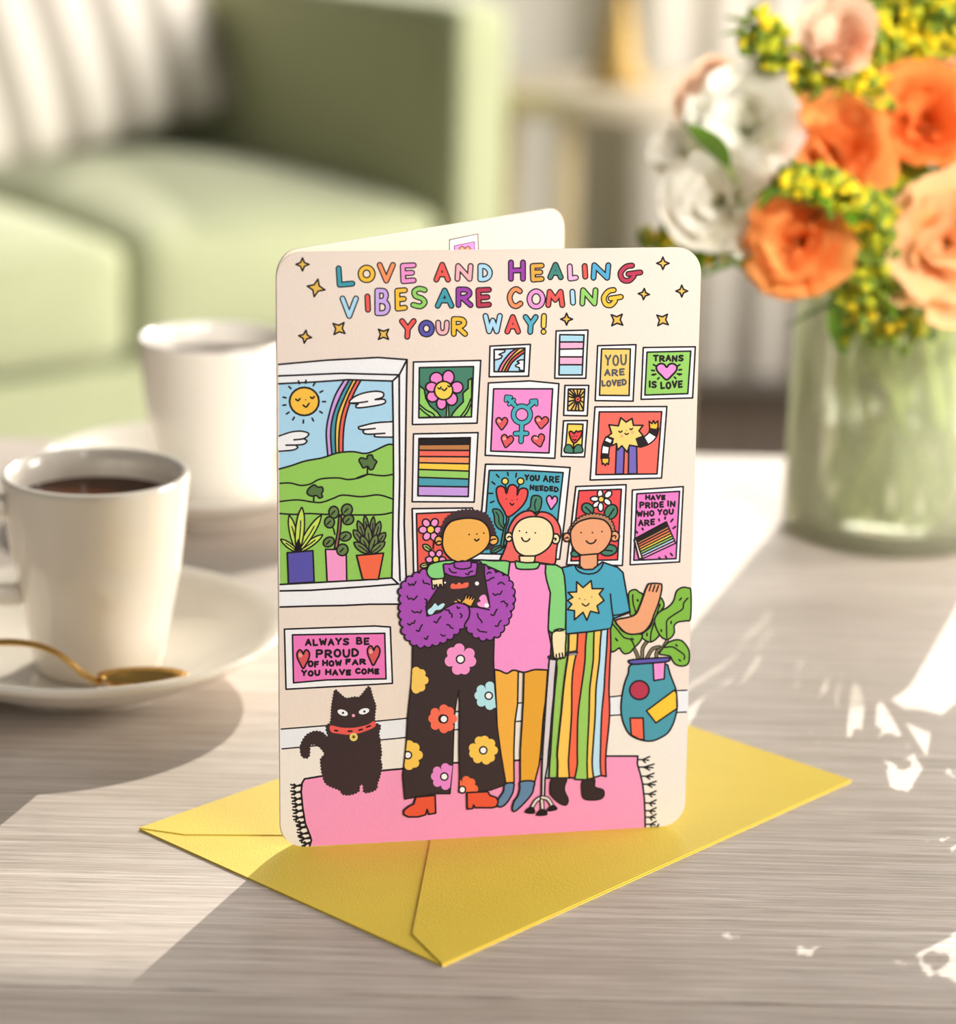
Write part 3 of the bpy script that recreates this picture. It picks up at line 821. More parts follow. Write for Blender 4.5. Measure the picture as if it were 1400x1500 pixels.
lines(['262,560 280,570 290,552', '355,540 370,550 382,535', '300,570 322,585 345,562'], 1.7, smooth=True)
piece('printed_picture', 'small picture of a rainbow and clouds')
frame('748,172 1125,155 1108,452 740,458', '787,203 1073,190 1065,410 787,410', LBL)
CLIP[:] = []
bb = [[(822, 408), (860, 330), (930, 240), (990, 196)], [(856, 408), (895, 330), (960, 250), (1020, 193)], [(882, 408), (925, 325), (980, 262), (1072, 197)], [(910, 408), (950, 330), (1010, 275), (1070, 232)]]
for i, c in enumerate(((240, 130, 170), (252, 200, 80), (220, 84, 80))):
    q = sm(P_(bb[i]), False, 4) + sm(P_(bb[i + 1]), False, 4)[::-1]; emit([q], c, level(q, c))
for b in bb: line(b, 1.9)
fill('788,204 888,206 885,225 830,250 862,262 850,285 800,300 788,300', WHT, 1.7, smooth=False); fill('1066,300 1030,300 1000,315 1022,330 985,350 990,362 1022,372 1022,395 1064,400', WHT, 1.7, smooth=False)
quad('787,203 1073,190 1065,410 787,410', None)
piece('printed_picture', 'picture of a teal gender symbol and red hearts on pink')
frame('733,515 1120,496 1390,522 1352,1218 703,1190', '782,570 1332,570 1298,1168 755,1150', (250, 146, 210))
SY = (74, 176, 188)
sy = [P_([(1045, 900), (1037, 1060)]), P_([(985, 987), (1090, 985)]), P_([(1112, 735), (1165, 685)]), P_([(1130, 682), (1178, 678), (1180, 715)]), P_([(978, 722), (912, 655)]), P_([(895, 680), (900, 642), (945, 648)]), P_([(925, 715), (972, 672)])]
rg = [P_([(1045 + 78 * cos(a * pi / 12), 810 + 78 * sin(a * pi / 12)) for a in range(25)])]
big_, small_ = [sy[0], sy[1], sy[2], sy[4]] + rg, [sy[3], sy[5], sy[6]]
strokes(big_, 8.6, K); strokes(small_, 6.4, K); strokes(big_, 5.2, SY); strokes(small_, 3.4, SY)
for a in ((858, 895, 108, 115, 0), (1228, 885, 125, 115, 5), (905, 1060, 112, 118, 12), (1203, 1055, 120, 115, -15)): heart(*a[:4], (228, 92, 96), a[4], shine=(240, 170, 160))
Z(810, 480, S2)
piece('printed_picture', 'picture of five stripes in light blue, pink and white')
frame('28,30 325,22 305,472 15,472', '62,65 288,68 270,440 55,440', WHT)
ys = [(65, 68), (133, 133), (200, 196), (272, 272), (345, 345), (440, 440)]
for i, c in enumerate(((176, 220, 238), (250, 180, 212), WHT, (250, 180, 212), (176, 220, 238))):
    l0, l1 = 62 - i * 1.4, 62 - i * 1.4 - 1.4; r0, r1 = 288 - i * 3.6, 288 - i * 3.6 - 3.6
    quad(f'{l0},{ys[i][0]} {r0},{ys[i][1]} {r1},{ys[i+1][1]} {l1},{ys[i+1][0]}', c)
piece('printed_picture', 'yellow picture lettered YOU ARE LOVED')
frame('415,168 772,158 745,685 392,680', '452,198 720,198 708,633 432,630', (248, 206, 110))
G1 = (88, 88, 92)
text('YOU', 485, 682, 255, 355, 2.2, -.03, col=G1); text('ARE', 480, 662, 388, 452, 2.2, -.04, col=G1); text('LOVED', 455, 682, 492, 550, 2.2, -.06, col=G1)
piece('printed_picture', 'green picture lettered TRANS IS LOVE around a pink heart')
frame('840,185 1325,178 1300,655 820,668', '875,228 1283,218 1255,615 855,628', (150, 206, 98))
text('TRANS', 935, 1213, 256, 314, 2.3); text('IS', 895, 962, 496, 558, 2.3); text('LOVE', 1003, 1203, 508, 574, 2.3, -.10)
heart(1058, 410, 190, 150, (250, 146, 212), 0, 2.2)
ticks(1058, 410, 115, 140, (-152, -175, 168, -28, -8, 10), 2)
lines(['975,478 988,466', '935,442 957,432', '1130,460 1143,474', '1158,430 1180,440'], 2)
piece('printed_picture', 'tiny picture of a sun with black rays on yellow')
frame('110,538 332,538 318,822 98,818', '142,572 295,572 282,775 135,772', (246, 200, 100))
for p, q in (((230, 665), (150, 575)), ((230, 665), (185, 575)), ((230, 665), (225, 574)), ((230, 665), (262, 574)), ((230, 665), (292, 590)), ((230, 665), (290, 640)), ((230, 665), (288, 700)), ((230, 665), (280, 760)), ((230, 665), (240, 775)), ((230, 665), (205, 774)), ((230, 665), (165, 772)), ((230, 665), (138, 735)), ((230, 665), (138, 690)), ((230, 665), (142, 640)), ((230, 665), (145, 610))):
    line([p, q], 1.9)
ell(230, 667, 26, 26, 0, (244, 100, 84), 1.7); dot(230, 667, 9)
piece('printed_picture', 'tiny picture of a red tulip on yellow')
frame('97,868 320,865 293,1205 75,1200', '135,897 278,900 265,1165 112,1165', (248, 212, 90))
fill('115,1100 135,1090 165,1095 188,1130 215,1095 245,1090 268,1110 265,1163 113,1163', DGR, 1.7); line('190,1070 190,1165', 2)
fill('150,985 160,965 180,972 195,985 215,962 230,972 245,965 265,965 260,1010 230,1050 200,1075 170,1050', (238, 70, 70), 1.9)
for a in ((178, 1015), (198, 1008), (220, 1012)): dot(*a, 6)
line('185,1040 200,1050 212,1040', 1.6)
piece('printed_picture', 'picture of a smiling sun figure in blue trousers on red')
frame('390,738 1060,735 1010,1402 345,1420', '430,785 1012,783 968,1363 398,1370', (252, 108, 94))
quad('590,1100 665,1100 655,1362 580,1365', (120, 104, 190)); quad('705,1090 778,1095 782,1362 700,1362', (120, 104, 190))
def striped_arm(path, w0, n, par=0):
    pth = sm(P_(path), False, 6); k = len(pth)
    L_, R_ = [], []
    for i in range(k):
        dx, dy = pth[min(i + 1, k - 1)][0] - pth[max(i - 1, 0)][0], pth[min(i + 1, k - 1)][1] - pth[max(i - 1, 0)][1]; q = hypot(dx, dy); h = w0 * S2 / 2
        L_.append((pth[i][0] - dy / q * h, pth[i][1] + dx / q * h)); R_.append((pth[i][0] + dy / q * h, pth[i][1] - dx / q * h))
    for j in range(n):
        a, b = int(j * (k - 1) / n), int((j + 1) * (k - 1) / n)
        q = L_[a:b + 1] + R_[a:b + 1][::-1]; c = WHT if j % 2 == par else K
        emit([q], c, level(q, c))
    strokes([L_ + R_[::-1] + [L_[0]]], 1.7, K)
striped_arm('525,1030 492,1110 480,1220', 68, 4)
striped_arm('800,1075 870,1050 925,1000 945,930', 82, 3, 1)
fill('452,1215 522,1215 515,1275 498,1262 485,1285 468,1262 458,1275', (252, 196, 60), 1.7, smooth=False)
fill('900,940 895,872 920,895 935,865 948,895 975,868 978,920 965,950', (252, 196, 60), 1.7, smooth=False)
SUNP = '630,838 680,880 735,845 748,910 838,910 800,960 840,1010 775,1035 800,1110 712,1095 690,1160 640,1100 600,1140 590,1080 545,1100 560,1035 505,1015 545,985 520,905 608,915'
fill(SUNP, (250, 214, 122), 1.9, smooth=False)
lines(['612,965 628,975 642,962', '715,942 728,950 740,938', '668,985 685,995 700,985'], 1.6, smooth=True); dot(683, 958, 5)
dot(640, 1010, 16, (248, 178, 128)); dot(740, 975, 16, (248, 178, 128))
Z(0, 0, 1)
piece('printed_picture', 'picture of eight stripes from black and brown through the rainbow')
frame('605.5,635.6 700.1,633.7 694.4,735.4 603.6,735', '613.8,642.6 688.8,641 685.6,727.2 612.2,726.1', (78, 160, 178))
Z(580, 640, S2)
ys = [(14, 12), (72, 68), (124, 126), (182, 185), (240, 250), (302, 318), (376, 392), (458, 465), (548, 555)]
for i, c in enumerate((K, (196, 128, 72), (252, 108, 92), (254, 154, 98), (255, 208, 72), (154, 210, 102), (78, 162, 182), (206, 160, 230))):
    f0, f1 = ys[i][0] / 550, ys[i + 1][0] / 550
    quad(f'{214-10*f0},{ys[i][0]} {692-20*f0},{ys[i][1]} {692-20*f1},{ys[i+1][1]} {214-10*f1},{ys[i+1][0]}', c)
piece('printed_picture', 'blue picture lettered YOU ARE NEEDED with a red tulip')
Z(0, 0, 1)
frame('711,680 760,680.5 834.8,684.8 827,760 819.4,819 775,822 690,820 699,790 705.5,748', '716.4,689 770,689 824.6,692.3 818,750 812,811 760,812 700,811 712,748', (78, 172, 192))
Z(580, 640, S2)
def leafpoly(s, v): fill(s, DGR, 1.8); line(v, 1.5)
leafpoly('900,680 930,670 970,685 1000,740 1000,800 1020,850 1000,870 950,850 920,800 915,740', '930,700 955,740 960,800 1000,850')
leafpoly('1250,650 1265,560 1310,545 1350,565 1355,620 1330,690 1260,700 1225,680', '1305,580 1290,630 1300,680')
leafpoly('880,1070 910,1030 970,1010 1010,1010 980,1050 920,1080', '900,1065 940,1040 980,1025')
fill('1030,740 1050,740 1045,790 1020,870 1000,1010 975,1010 1000,870 1025,800', DGR, 1.8)
lines(['1028,490 1012,425', '1128,500 1155,430'], 1.8)
fill('935,490 970,457 1010,475 1028,525 1050,460 1090,445 1128,475 1128,540 1150,490 1195,477 1227,505 1210,590 1150,670 1045,745 1000,680 950,590', (244, 84, 80), 2)
ell(1015, 412, 30, 30, 0, (252, 222, 110), 1.7); ell(1160, 412, 30, 30, 0, (252, 222, 110), 1.7)
dot(1028, 578, 6); dot(1128, 582, 6); dot(1080, 590, 6); line('1062,618 1080,635 1095,622', 1.8)
lines(['935,350 958,375', '1038,330 1044,358', '1122,338 1116,372', '893,418 920,440', '865,525 900,525', '880,612 912,598'], 1.8)
text('YOU', 1200, 1335, 350, 405, 2.0, .05); text('ARE', 1372, 1520, 358, 420, 2.0, .06); text('NEEDED', 1248, 1512, 447, 497, 2.0, .06)
heart(1450, 612, 100, 125, (250, 150, 212), 5, 1.8)
piece('printed_picture', 'red picture with pink flowers, partly behind the person at the left')
Z(0, 0, 1)
frame('603.6,745 692,744 690,850 606,850', '609.8,752.3 683,749 683,850 612,850', (242, 98, 84))
Z(580, 640, S2)
for cx, cy, k in ((322, 862, 1), (370, 1140, .85)):
    for a in (-125, -60, 5, 65, 120, 178):
        ell(cx + 72 * k * cos(radians(a)), cy + 72 * k * sin(radians(a)), 40 * k, 34 * k, a, (250, 156, 210), 1.7)
    ell(cx, cy, 36 * k, 36 * k, 0, (254, 210, 72), 1.7)
leaf(325, 1060, 250, 1005, 26, (170, 196, 110)); line('350,980 345,1040', 2); leaf(300, 1190, 225, 1205, 22, (200, 212, 130))
piece('printed_picture', 'red picture with a white daisy, partly behind the person at the right')
Z(810, 640, S2)
frame('212,462 680,445 645,1198 125,1190', '240,500 635,487 600,1145 165,1155', (240, 78, 80))
for cx, cy, rx, ry, r in ((437, 530, 26, 38, 0), (512, 535, 28, 40, 45), (387, 577, 40, 24, 0), (505, 605, 38, 26, 40), (402, 628, 38, 24, -35), (442, 652, 25, 42, 0)): ell(cx, cy, rx, ry, r, WHT, 1.8)
ell(447, 580, 28, 28, 0, (252, 206, 90), 1.7)
for cx, cy, rx, ry, r in ((322, 668, 60, 48, 35), (538, 698, 58, 72, 30), (515, 1055, 80, 52, -8), (205, 1088, 40, 30, 0)):
    ell(cx, cy, rx, ry, r, DGR, 1.9)
lines(['300,652 350,700', '565,670 520,740', '465,1052 550,1062'], 1.8)
piece('printed_picture', 'pink picture lettered HAVE PRIDE IN WHO YOU ARE above a striped flag')
frame('738,495 1213,463 1178,1165 718,1192', '780,530 1178,507 1145,1135 752,1150', (242, 128, 200))
text('HAVE', 862, 1043, 542, 588, 2.2, -.02); text('PRIDE', 808, 1028, 607, 664, 2.2, -.02); text('IN', 1066, 1136, 594, 650, 2.2); text('WHO', 782, 940, 690, 745, 2.2, -.03); text('YOU', 975, 1120, 675, 728, 2.2, -.03); text('ARE', 796, 945, 775, 833, 2.2, -.08)
fl = [(765, 945), (1055, 790), (1140, 990), (830, 1135)]
cs_ = (K, (190, 130, 84), (250, 116, 84), (252, 160, 84), (255, 214, 84), (154, 206, 110), (190, 224, 244), (244, 170, 220))
for i, c in enumerate(cs_):
    a, b = i / 8, (i + 1) / 8
    if i == 0: b = .2
    else: a, b = .2 + (i - 1) * .8 / 7, .2 + i * .8 / 7
    mixp = lambda p, q, t: (p[0] + (q[0] - p[0]) * t, p[1] + (q[1] - p[1]) * t)
    fill([mixp(fl[0], fl[3], a), mixp(fl[1], fl[2], a), mixp(fl[1], fl[2], b), mixp(fl[0], fl[3], b)], c, 1.7, smooth=False)
quad('755,960 772,948 830,1130 800,1138', (246, 226, 210))
lines(['985,765 990,780', '1045,745 1042,765', '1115,765 1098,790', '1140,835 1118,852', '775,880 785,895', '830,850 838,865', '1095,1085 1110,1105', '1045,1110 1055,1125', '985,1122 995,1132'], 1.9)
piece('printed_picture', 'wide pink picture lettered ALWAYS BE PROUD OF HOW FAR YOU HAVE COME')
Z(400, 880, S2)
frame('105,265 950,235 1092,245 1112,770 120,825', '180,318 1040,303 1052,728 500,738 190,765', (246, 124, 192))
text('ALWAYS', 302, 705, 358, 420, 2.4, -.03); text('BE', 778, 892, 342, 408, 2.4); text('PROUD', 403, 795, 458, 532, 2.6, -.03)
text('OF', 328, 422, 560, 618, 2.4); text('HOW', 462, 635, 554, 608, 2.4); text('FAR', 678, 860, 544, 596, 2.4); text('YOU', 266, 434, 648, 700, 2.4); text('HAVE', 490, 722, 640, 692, 2.4); text('COME', 768, 984, 630, 682, 2.4)
heart(280, 545, 115, 172, (222, 88, 92), 0, 2, shine=(236, 164, 156)); heart(935, 512, 115, 180, (222, 88, 92), 2, 2, shine=(236, 164, 156))

# --- cat
piece('printed_cat', 'fluffy black cat with a red collar drawn sitting on the rug')
Z(400, 1060, S2)
scal('300,320 262,290 258,200 300,120 350,85 400,72 460,85 510,120 530,0 960,0 985,100 1008,270 1000,330 1012,400 990,500 970,560 965,600 925,630 850,640 840,580 822,560 802,590 796,630 720,662 645,655 620,620 500,565 460,480 445,380 445,330 478,280 430,215 388,195 345,205 335,300', DRK, 14)
Z(400, 880, S2)
scal('575,835 615,860 655,895 690,910 760,898 800,900 835,865 893,800 920,870 935,920 955,980 948,1050 945,1100 950,1150 900,1200 740,1240 600,1230 530,1180 540,1100 545,1000 555,930', DRK, 13)
fill('535,1163 640,1182 760,1182 880,1155 940,1122 952,1168 880,1208 740,1248 620,1240 540,1222', (240, 92, 84), 0)
lines(['575,1208 600,1212', '700,1216 732,1216', '800,1206 830,1198', '872,1178 905,1165'], 2.0)
for cx, r in ((648, 20), (847, -15)):
    cy = 1043 if cx < 700 else 1030
    ell(cx, cy, 50, 27, r, WHT, 0); dot(cx + 3, cy + 2, 11)
dot(748, 1070, 15, (244, 168, 196))
ell(750, 1270, 38, 38, 0, (236, 214, 120), 0); dot(750, 1268, 18, (180, 140, 40)); dot(750, 1270, 9)

# --- tall plant in a vase
piece('printed_vase', 'teal vase with geometric patches and big green leaves drawn at the right')
Z(820, 840, .17333)
PG = (130, 186, 66)
STK = (120, 112, 80)
for s in ('600,600 640,660 660,715', '740,570 700,630 695,715', '840,622 780,640 735,715', '905,570 870,625 820,660 815,715'):
    p = sm(P_(s), False, 5); strokes([p], 6.0, K); strokes([p], 3.2, STK)
fill('580,175 600,145 640,137 672,160 700,178 720,260 690,320 640,340 620,372 590,340 585,260', PG); line('615,180 618,250 640,330', 1.8)
fill('690,520 720,565 770,578 820,545 840,500 850,330 878,280 872,235 845,210 800,300 770,440', PG); line('845,260 800,400 770,500 765,570', 1.8)
fill('1106,150 1080,122 1035,118 985,150 960,230 915,282 840,325 802,380 805,440 840,515 880,552 930,548 965,500 965,440 1000,410 1060,400 1103,375', PG); line('1080,208 1045,250 1035,300 960,350 905,395 900,450 902,540', 1.8)
fill('425,398 470,400 520,480 600,512 690,515 680,570 620,635 590,668 545,678 515,650 500,630 430,650', PG); line('440,420 490,480 540,540 600,560 630,620', 1.8)
fill('840,675 900,595 950,568 1000,560 1045,582 1090,655 1085,755 1035,782 980,770 950,735 930,700 880,688', PG); line('885,625 950,620 1000,650 1050,690 1048,725', 1.8)
lines(['470,550 485,568', '605,548 620,558', '735,505 735,525', '655,222 658,232', '840,265 843,275', '1010,225 1025,208', '940,405 938,422', '855,475 856,488', '978,602 990,612', '1005,728 1018,738'], 1.9)
fill('615,765 880,765 915,800 930,850 965,940 980,990 990,1120 970,1230 930,1320 880,1370 780,1414 680,1405 590,1360 540,1275 518,1180 518,1080 540,950 575,850', (76, 156, 172), 2)
quad('785,750 888,745 880,890 793,905', (250, 150, 212)); ell(670, 985, 82, 80, 0, (186, 54, 78), 2)
quad('730,1160 965,985 985,1010 988,1140 810,1262', (255, 202, 56)); quad('592,1222 702,1220 710,1404 670,1400 602,1365', (252, 108, 78))
fill('580,748 600,730 750,718 905,710 928,722 900,745 750,758 620,766', (98, 88, 176), 2)

# --- right person
piece('printed_person', 'printed person with short brown curls, blue sun T-shirt and striped trousers')
Z(720, 730, S2)
SK3, BR = (240, 166, 120), (190, 132, 96)
scal('722,345 745,262 800,195 870,158 960,145 1055,168 1115,215 1142,300 1135,345 900,330', BR, 15, 2.2, lw=1.4)
ell(700, 362, 34, 40, 0, SK3); ell(1145, 352, 44, 48, 0, SK3); lines(['685,372 705,362 712,372', '1115,360 1140,345 1155,352 1150,370'], 1.7, smooth=True)
fill('735,370 737,300 790,230 880,192 960,185 1050,205 1108,275 1115,360 1080,440 1020,500 930,538 850,535 780,490 745,430', SK3, 2)
fill('822,528 985,515 985,625 955,660 900,670 855,662 820,625', SK3, 1.9, smooth=False)
face((832, 318), (1027, 308), (938, 318), '880,395 900,414 928,420 955,408 970,385')
fill('650,645 770,618 815,645 870,662 940,660 985,625 1030,592 1170,640 1222,690 1250,850 1290,1060 1130,1120 1122,1170 1108,1212 900,1242 690,1262 690,950 672,720', BLU, 2, smooth=False)
lines(['772,620 790,660 830,690 900,704 970,690 1015,650 1040,600', '1105,890 1115,1000 1132,1120', '1132,1088 1200,1080 1290,1050'], 1.9, smooth=True)
fill('790,775 850,830 925,765 935,840 1040,840 1000,890 1045,950 980,1000 1000,1070 920,1050 885,1135 850,1060 770,1130 770,1045 705,1035 745,985 705,950 755,920 710,875 790,870', (248, 212, 128), 1.9, smooth=False)
dot(818, 932, 6); dot(930, 918, 6, (130, 110, 90)); dot(868, 942, 5); line('842,980 865,998 885,998 905,978', 1.6)
Z(820, 840, .17333)
fill('470,395 580,368 640,340 675,270 700,200 725,130 745,90 765,84 790,82 815,82 840,85 858,95 855,150 830,250 795,340 760,430 700,495 620,512 560,502 510,460', SK3, 2)
lines(['752,145 768,95', '782,150 800,98', '812,152 832,100'], 1.8)
Z(720, 900, S2)
cols = [('GRN', [(690, 185), (690, 300), (605, 400), (590, 700), (545, 1273)])]
B_ = [
 [(690, 195), (680, 300), (608, 400), (606, 520), (588, 700), (568, 950), (548, 1273), (541, 1360), (533, 1510)],
 [(718, 190), (716, 300), (708, 400), (690, 520), (668, 700), (645, 950), (612, 1273), (615, 1370), (612, 1528)],
 [(800, 182), (790, 340), (768, 450), (752, 560), (745, 700), (742, 950), (720, 1273), (714, 1380), (722, 1522)],
 [(883, 172), (872, 300), (868, 420), (852, 560), (832, 700), (802, 950), (796, 1273), (796, 1400), (772, 1530)],
 [(952, 162), (948, 300), (945, 420), (928, 560), (912, 700), (905, 950), (890, 1273), (888, 1420), (892, 1536)],
 [(1020, 152), (1008, 300), (1002, 420), (985, 560), (970, 700), (962, 950), (940, 1273), (935, 1400), (948, 1520)],
 [(1078, 140), (1070, 300), (1062, 420), (1052, 560), (1045, 700), (1022, 950), (1012, 1273), (1010, 1400), (1018, 1500)],
 [(1105, 130), (1108, 300), (1102, 420), (1096, 560), (1092, 700), (1096, 950), (1065, 1273), (1060, 1400), (1064, 1508)]]
# lighter sliver on the left of the trousers
fill('545,1240 560,900 590,640 612,560 560,1300 532,1525 490,1522 510,1380', (190, 226, 240), 0, smooth=False)
for i, c in enumerate(((158, 206, 96), (255, 204, 90), (252, 108, 72), (158, 206, 96), (255, 204, 90), (192, 228, 246), (246, 104, 84))):
    q = sm(P_(B_[i]), False, 4) + sm(P_(B_[i + 1]), False, 4)[::-1]; emit([q], c, level(q, c))
for b in B_: line(b, 2)
lines(['490,1523 722,1522', '722,1518 772,1522 775,1535 892,1540 960,1515 1020,1498 1065,1508'], 2)
Z(700, 1060, S2)
BT = (50, 34, 32)
fill('690,512 818,512 808,570 806,625 838,700 828,748 795,755 740,725 685,670 670,630', BT, 1.5); fill('978,528 1080,512 1085,580 1110,597 1165,615 1172,665 1140,700 1060,710 985,695 966,620', BT, 1.5)

# --- middle person
piece('printed_person', 'printed person with long red hair, pink dress and mustard tights')
Z(720, 730, S2)
HR, SK2, GS = (242, 106, 98), (254, 232, 182), (138, 214, 128)
fill('82,582 110,500 138,420 145,330 175,240 230,165 300,122 370,116 412,150 455,125 530,138 595,190 635,270 642,350 612,430 600,510 585,608 500,606 400,595 170,592', HR, 2)
ell(157, 358, 34, 42, 0, SK2); ell(595, 375, 38, 47, 0, SK2); lines(['145,365 165,352 178,362', '568,378 590,370 598,378 590,388'], 1.7, smooth=True)
fill('190,370 200,290 250,215 320,178 400,168 480,180 545,228 572,300 568,380 530,455 450,515 370,538 290,530 225,480', SK2, 2)
lines(['412,135 412,165'], 1.8)
face((257, 302), (405, 320), (322, 316), '278,365 292,390 315,400 338,392 352,375')
Z(570, 730, S2)
fill('770,578 850,572 960,580 1125,592 1112,712 1050,690 960,650 860,610', GS, 1.9)
Z(720, 730, S2)
fill('168,592 225,590 230,650 340,660 425,650 445,605 502,612 500,700 528,800 545,880 530,1060 527,1230 552,1360 548,1450 520,1595 400,1592 300,1615 200,1595 140,1625 70,1600 20,1590 12,1450 22,1273 130,1170 205,1000 212,880 150,740', (252, 152, 208), 2, smooth=False)
fill('220,585 262,590 400,595 405,590 445,602 430,640 400,656 320,660 235,650', GS, 1.9)
fill('255,535 405,535 398,580 385,596 320,598 262,590', SK2, 1.9, smooth=False)
fill('502,612 600,618 655,650 675,720 685,820 692,950 686,1222 620,1232 530,1252 525,1200 532,1060 545,880 510,760 498,690', GS, 2, smooth=False)
Z(720, 900, S2)
MU = (246, 178, 66)
fill('24,515 70,520 140,547 200,517 246,520 240,830 215,1000 205,1273 207,1560 150,1578 128,1560 85,1300 50,1050 40,800', MU, 1.9, smooth=False)
fill('300,536 400,512 520,516 500,800 478,960 455,1273 440,1400 400,1558 265,1555 265,1350 265,1273 285,950 293,800', (236, 168, 50), 1.9, smooth=False)
fill('20,510 70,520 140,547 200,517 300,537 400,512 522,516 520,480 22,480', (252, 152, 208), 0, smooth=False); line('20,510 70,520 140,547 200,517 300,537 400,512 522,516', 2)
Z(700, 1060, S2)
SH = (100, 136, 172)
fill('250,560 328,552 330,600 318,650 270,730 225,768 190,770 176,735 195,690 235,630', SH, 2); fill('396,538 517,535 515,600 500,650 440,725 345,812 318,790 335,720 370,670 388,600', SH, 2)

# --- walking cane
piece('printed_cane', 'grey four-footed walking cane with a black handle')
Z(720, 900, S2)
fill('535,412 602,420 585,600 575,760 555,960 545,1100 528,1273 520,1400 495,1530 490,1706 462,1706 466,1500 470,1350 478,1200 492,1000 505,800 520,600', (222, 212, 216), 2, smooth=False)
Z(700, 1060, S2)
for s in ('590,685 540,715 500,780', '592,690 600,800', '595,685 650,700 690,765'):
    p = sm(P_(s), False, 5); strokes([p], 6.6, K); strokes([p], 3.2, (226, 214, 206))
for s in ('440,822 480,780 515,785 520,830', '545,848 585,800 625,805 635,845', '645,808 680,765 710,762 730,795'): fill(s, K, 1.5)
Z(720, 900, S2)
p = P_('535,397 700,365 785,350'); strokes([p], 6.2, (44, 36, 36)); lines(['730,372 780,366'], 2.4, (150, 146, 150))
piece('printed_hand', 'pale hand of the middle person on the cane')
fill('565,165 682,145 685,300 682,385 668,405 650,400 640,412 622,405 602,425 585,402 572,370', SK2, 1.9)
lines(['600,370 602,412', '628,362 632,402', '655,358 662,398'], 1.8)
fill('525,152 600,150 686,132 686,160 620,150 540,168', GS, 0, smooth=False); line('525,148 560,165 600,150 640,150 688,132', 1.9)

# --- left person
piece('printed_person', 'printed person with curly dark hair, purple fleece and black flowered dungarees')
Z(570, 730, S2)
HD, SK1 = (66, 46, 50), (246, 180, 84)
scal('480,430 462,350 485,280 520,195 590,140 670,112 760,108 860,125 920,165 960,240 985,310 1000,400 960,460 890,470 700,400', HD, 16)
ell(460, 392, 36, 42, 0, SK1); ell(970, 388, 43, 46, 0, SK1); lines(['440,410 455,398 480,400', '945,392 965,380 990,378'], 1.7, smooth=True)
fill('495,390 510,300 560,225 640,193 760,183 860,208 922,275 938,370 915,440 860,500 760,560 680,592 600,578 530,520 498,450', SK1, 2)
face((743, 335), (880, 322), (815, 330), '795,380 812,394 835,378')
PU, DK = (172, 78, 182), (58, 42, 42)
# trousers
Z(570, 900, S2)
fill('218,290 215,480 205,640 185,820 170,970 158,1200 135,1430 125,1500 145,1718 300,1690 420,1668 565,1668 580,1500 592,1350 598,1150 606,950 625,800 645,705 655,820 652,1000 650,1180 650,1300 655,1500 650,1655 800,1652 940,1635 1040,1600 1082,1575 1065,1450 1035,1273 1000,1000 985,700 970,450 980,100 600,80', DK, 1.6, smooth=False)
blossom(662, 415, 150, (250, 152, 206), n=7, pr=.35, cr=38, a0=.2)
blossom(497, 970, 140, (250, 112, 84), n=8, cr=36)
ell(507, 972, 36, 36, 0, WHT, 1.7)
CLIP[:] = [(570 + 218 * S2, 900 + 400 * S2, 570 + 202 * S2, 900 + 745 * S2)]
CLIP[:] = [(CLIP[0][2], CLIP[0][3], CLIP[0][0], CLIP[0][1])]
blossom(240, 610, 130, (250, 204, 96), n=8)
CLIP[:] = [(570 + 968 * S2, 900 + 600 * S2, 570 + 992 * S2, 900 + 880 * S2)]
blossom(925, 755, 138, (184, 232, 240), n=8, cr=34)
CLIP[:] = []
Z(560, 1060, S2)
blossom(938, 245, 145, (250, 202, 84), n=9, pr=.30, cr=34)
CLIP[:] = [(560 + 195 * S2, 1060 + 480 * S2, 560 + 230 * S2, 1060 + 150 * S2)]
blossom(236, 290, 145, (250, 202, 84), n=8, cr=34)
CLIP[:] = [(560 + 655 * S2, 1060 + 350 * S2, 560 + 622 * S2, 1060 + 640 * S2)]
blossom(575, 490, 130, (240, 140, 212), n=8, cr=34)
CLIP[:] = [(560 + 715 * S2, 1060 + 650 * S2, 560 + 725 * S2, 1060 + 480 * S2), (560 + 950 * S2, 1060 + 625 * S2, 560 + 715 * S2, 1060 + 643 * S2)]
blossom(770, 605, 125, (250, 112, 66), n=8, cr=0)
CLIP[:] = []
ell(743, 612, 30, 32, 0, WHT, 1.7)
RB = (238, 88, 56)
fill('312,680 490,665 495,830 430,842 415,795 400,846 330,866 240,866 198,845 198,805 240,770 290,745', RB, 2, smooth=False)
fill('785,640 980,630 1000,665 1060,685 1078,725 1060,770 1020,780 862,780 848,755 838,788 790,793', RB, 2, smooth=False)
# fleece
Z(570, 730, S2)
scal('110,830 160,760 230,715 340,665 500,620 640,600 830,600 900,640 1000,690 1090,730 1140,810 1155,900 1150,990 1125,1060 1110,1130 1060,1200 1040,1250 990,1285 900,1310 840,1300 770,1260 700,1190 640,1235 560,1300 450,1350 300,1375 220,1350 175,1310 130,1250 125,1200 110,1130 100,1050 108,950 98,880', PU, 30, 2.5, lw=1.7)
fill('500,600 560,610 605,590 755,580 765,595 820,598 815,715 690,738 570,722 510,690', PU, 1.8, smooth=False)
line('605,592 610,640 680,656 755,640 760,590', 1.8)
fill('505,690 570,720 690,737 805,718 822,600 885,612 885,700 905,820 925,930 935,1010 870,1015 800,1005 740,1010 690,975 620,970 540,1010 470,1060 350,1095 340,1000 420,880 480,780 500,730', DK, 1.5, smooth=False)
fill('570,830 575,797 600,790 620,802 650,780 675,800 695,785 735,783 725,825 650,838 590,840', (250, 108, 84), 0)
dot(815, 790, 19, WHT); dot(518, 782, 9, WHT)
fill('360,1040 395,1010 425,975 450,1000 475,985 500,975 515,990 480,1030 430,1040 400,1075 365,1075', (196, 236, 244), 0)
fill('835,930 860,900 895,900 915,960 925,1010 860,1010 825,995 820,970 850,955', (250, 156, 214), 0); dot(905, 995, 22, WHT)
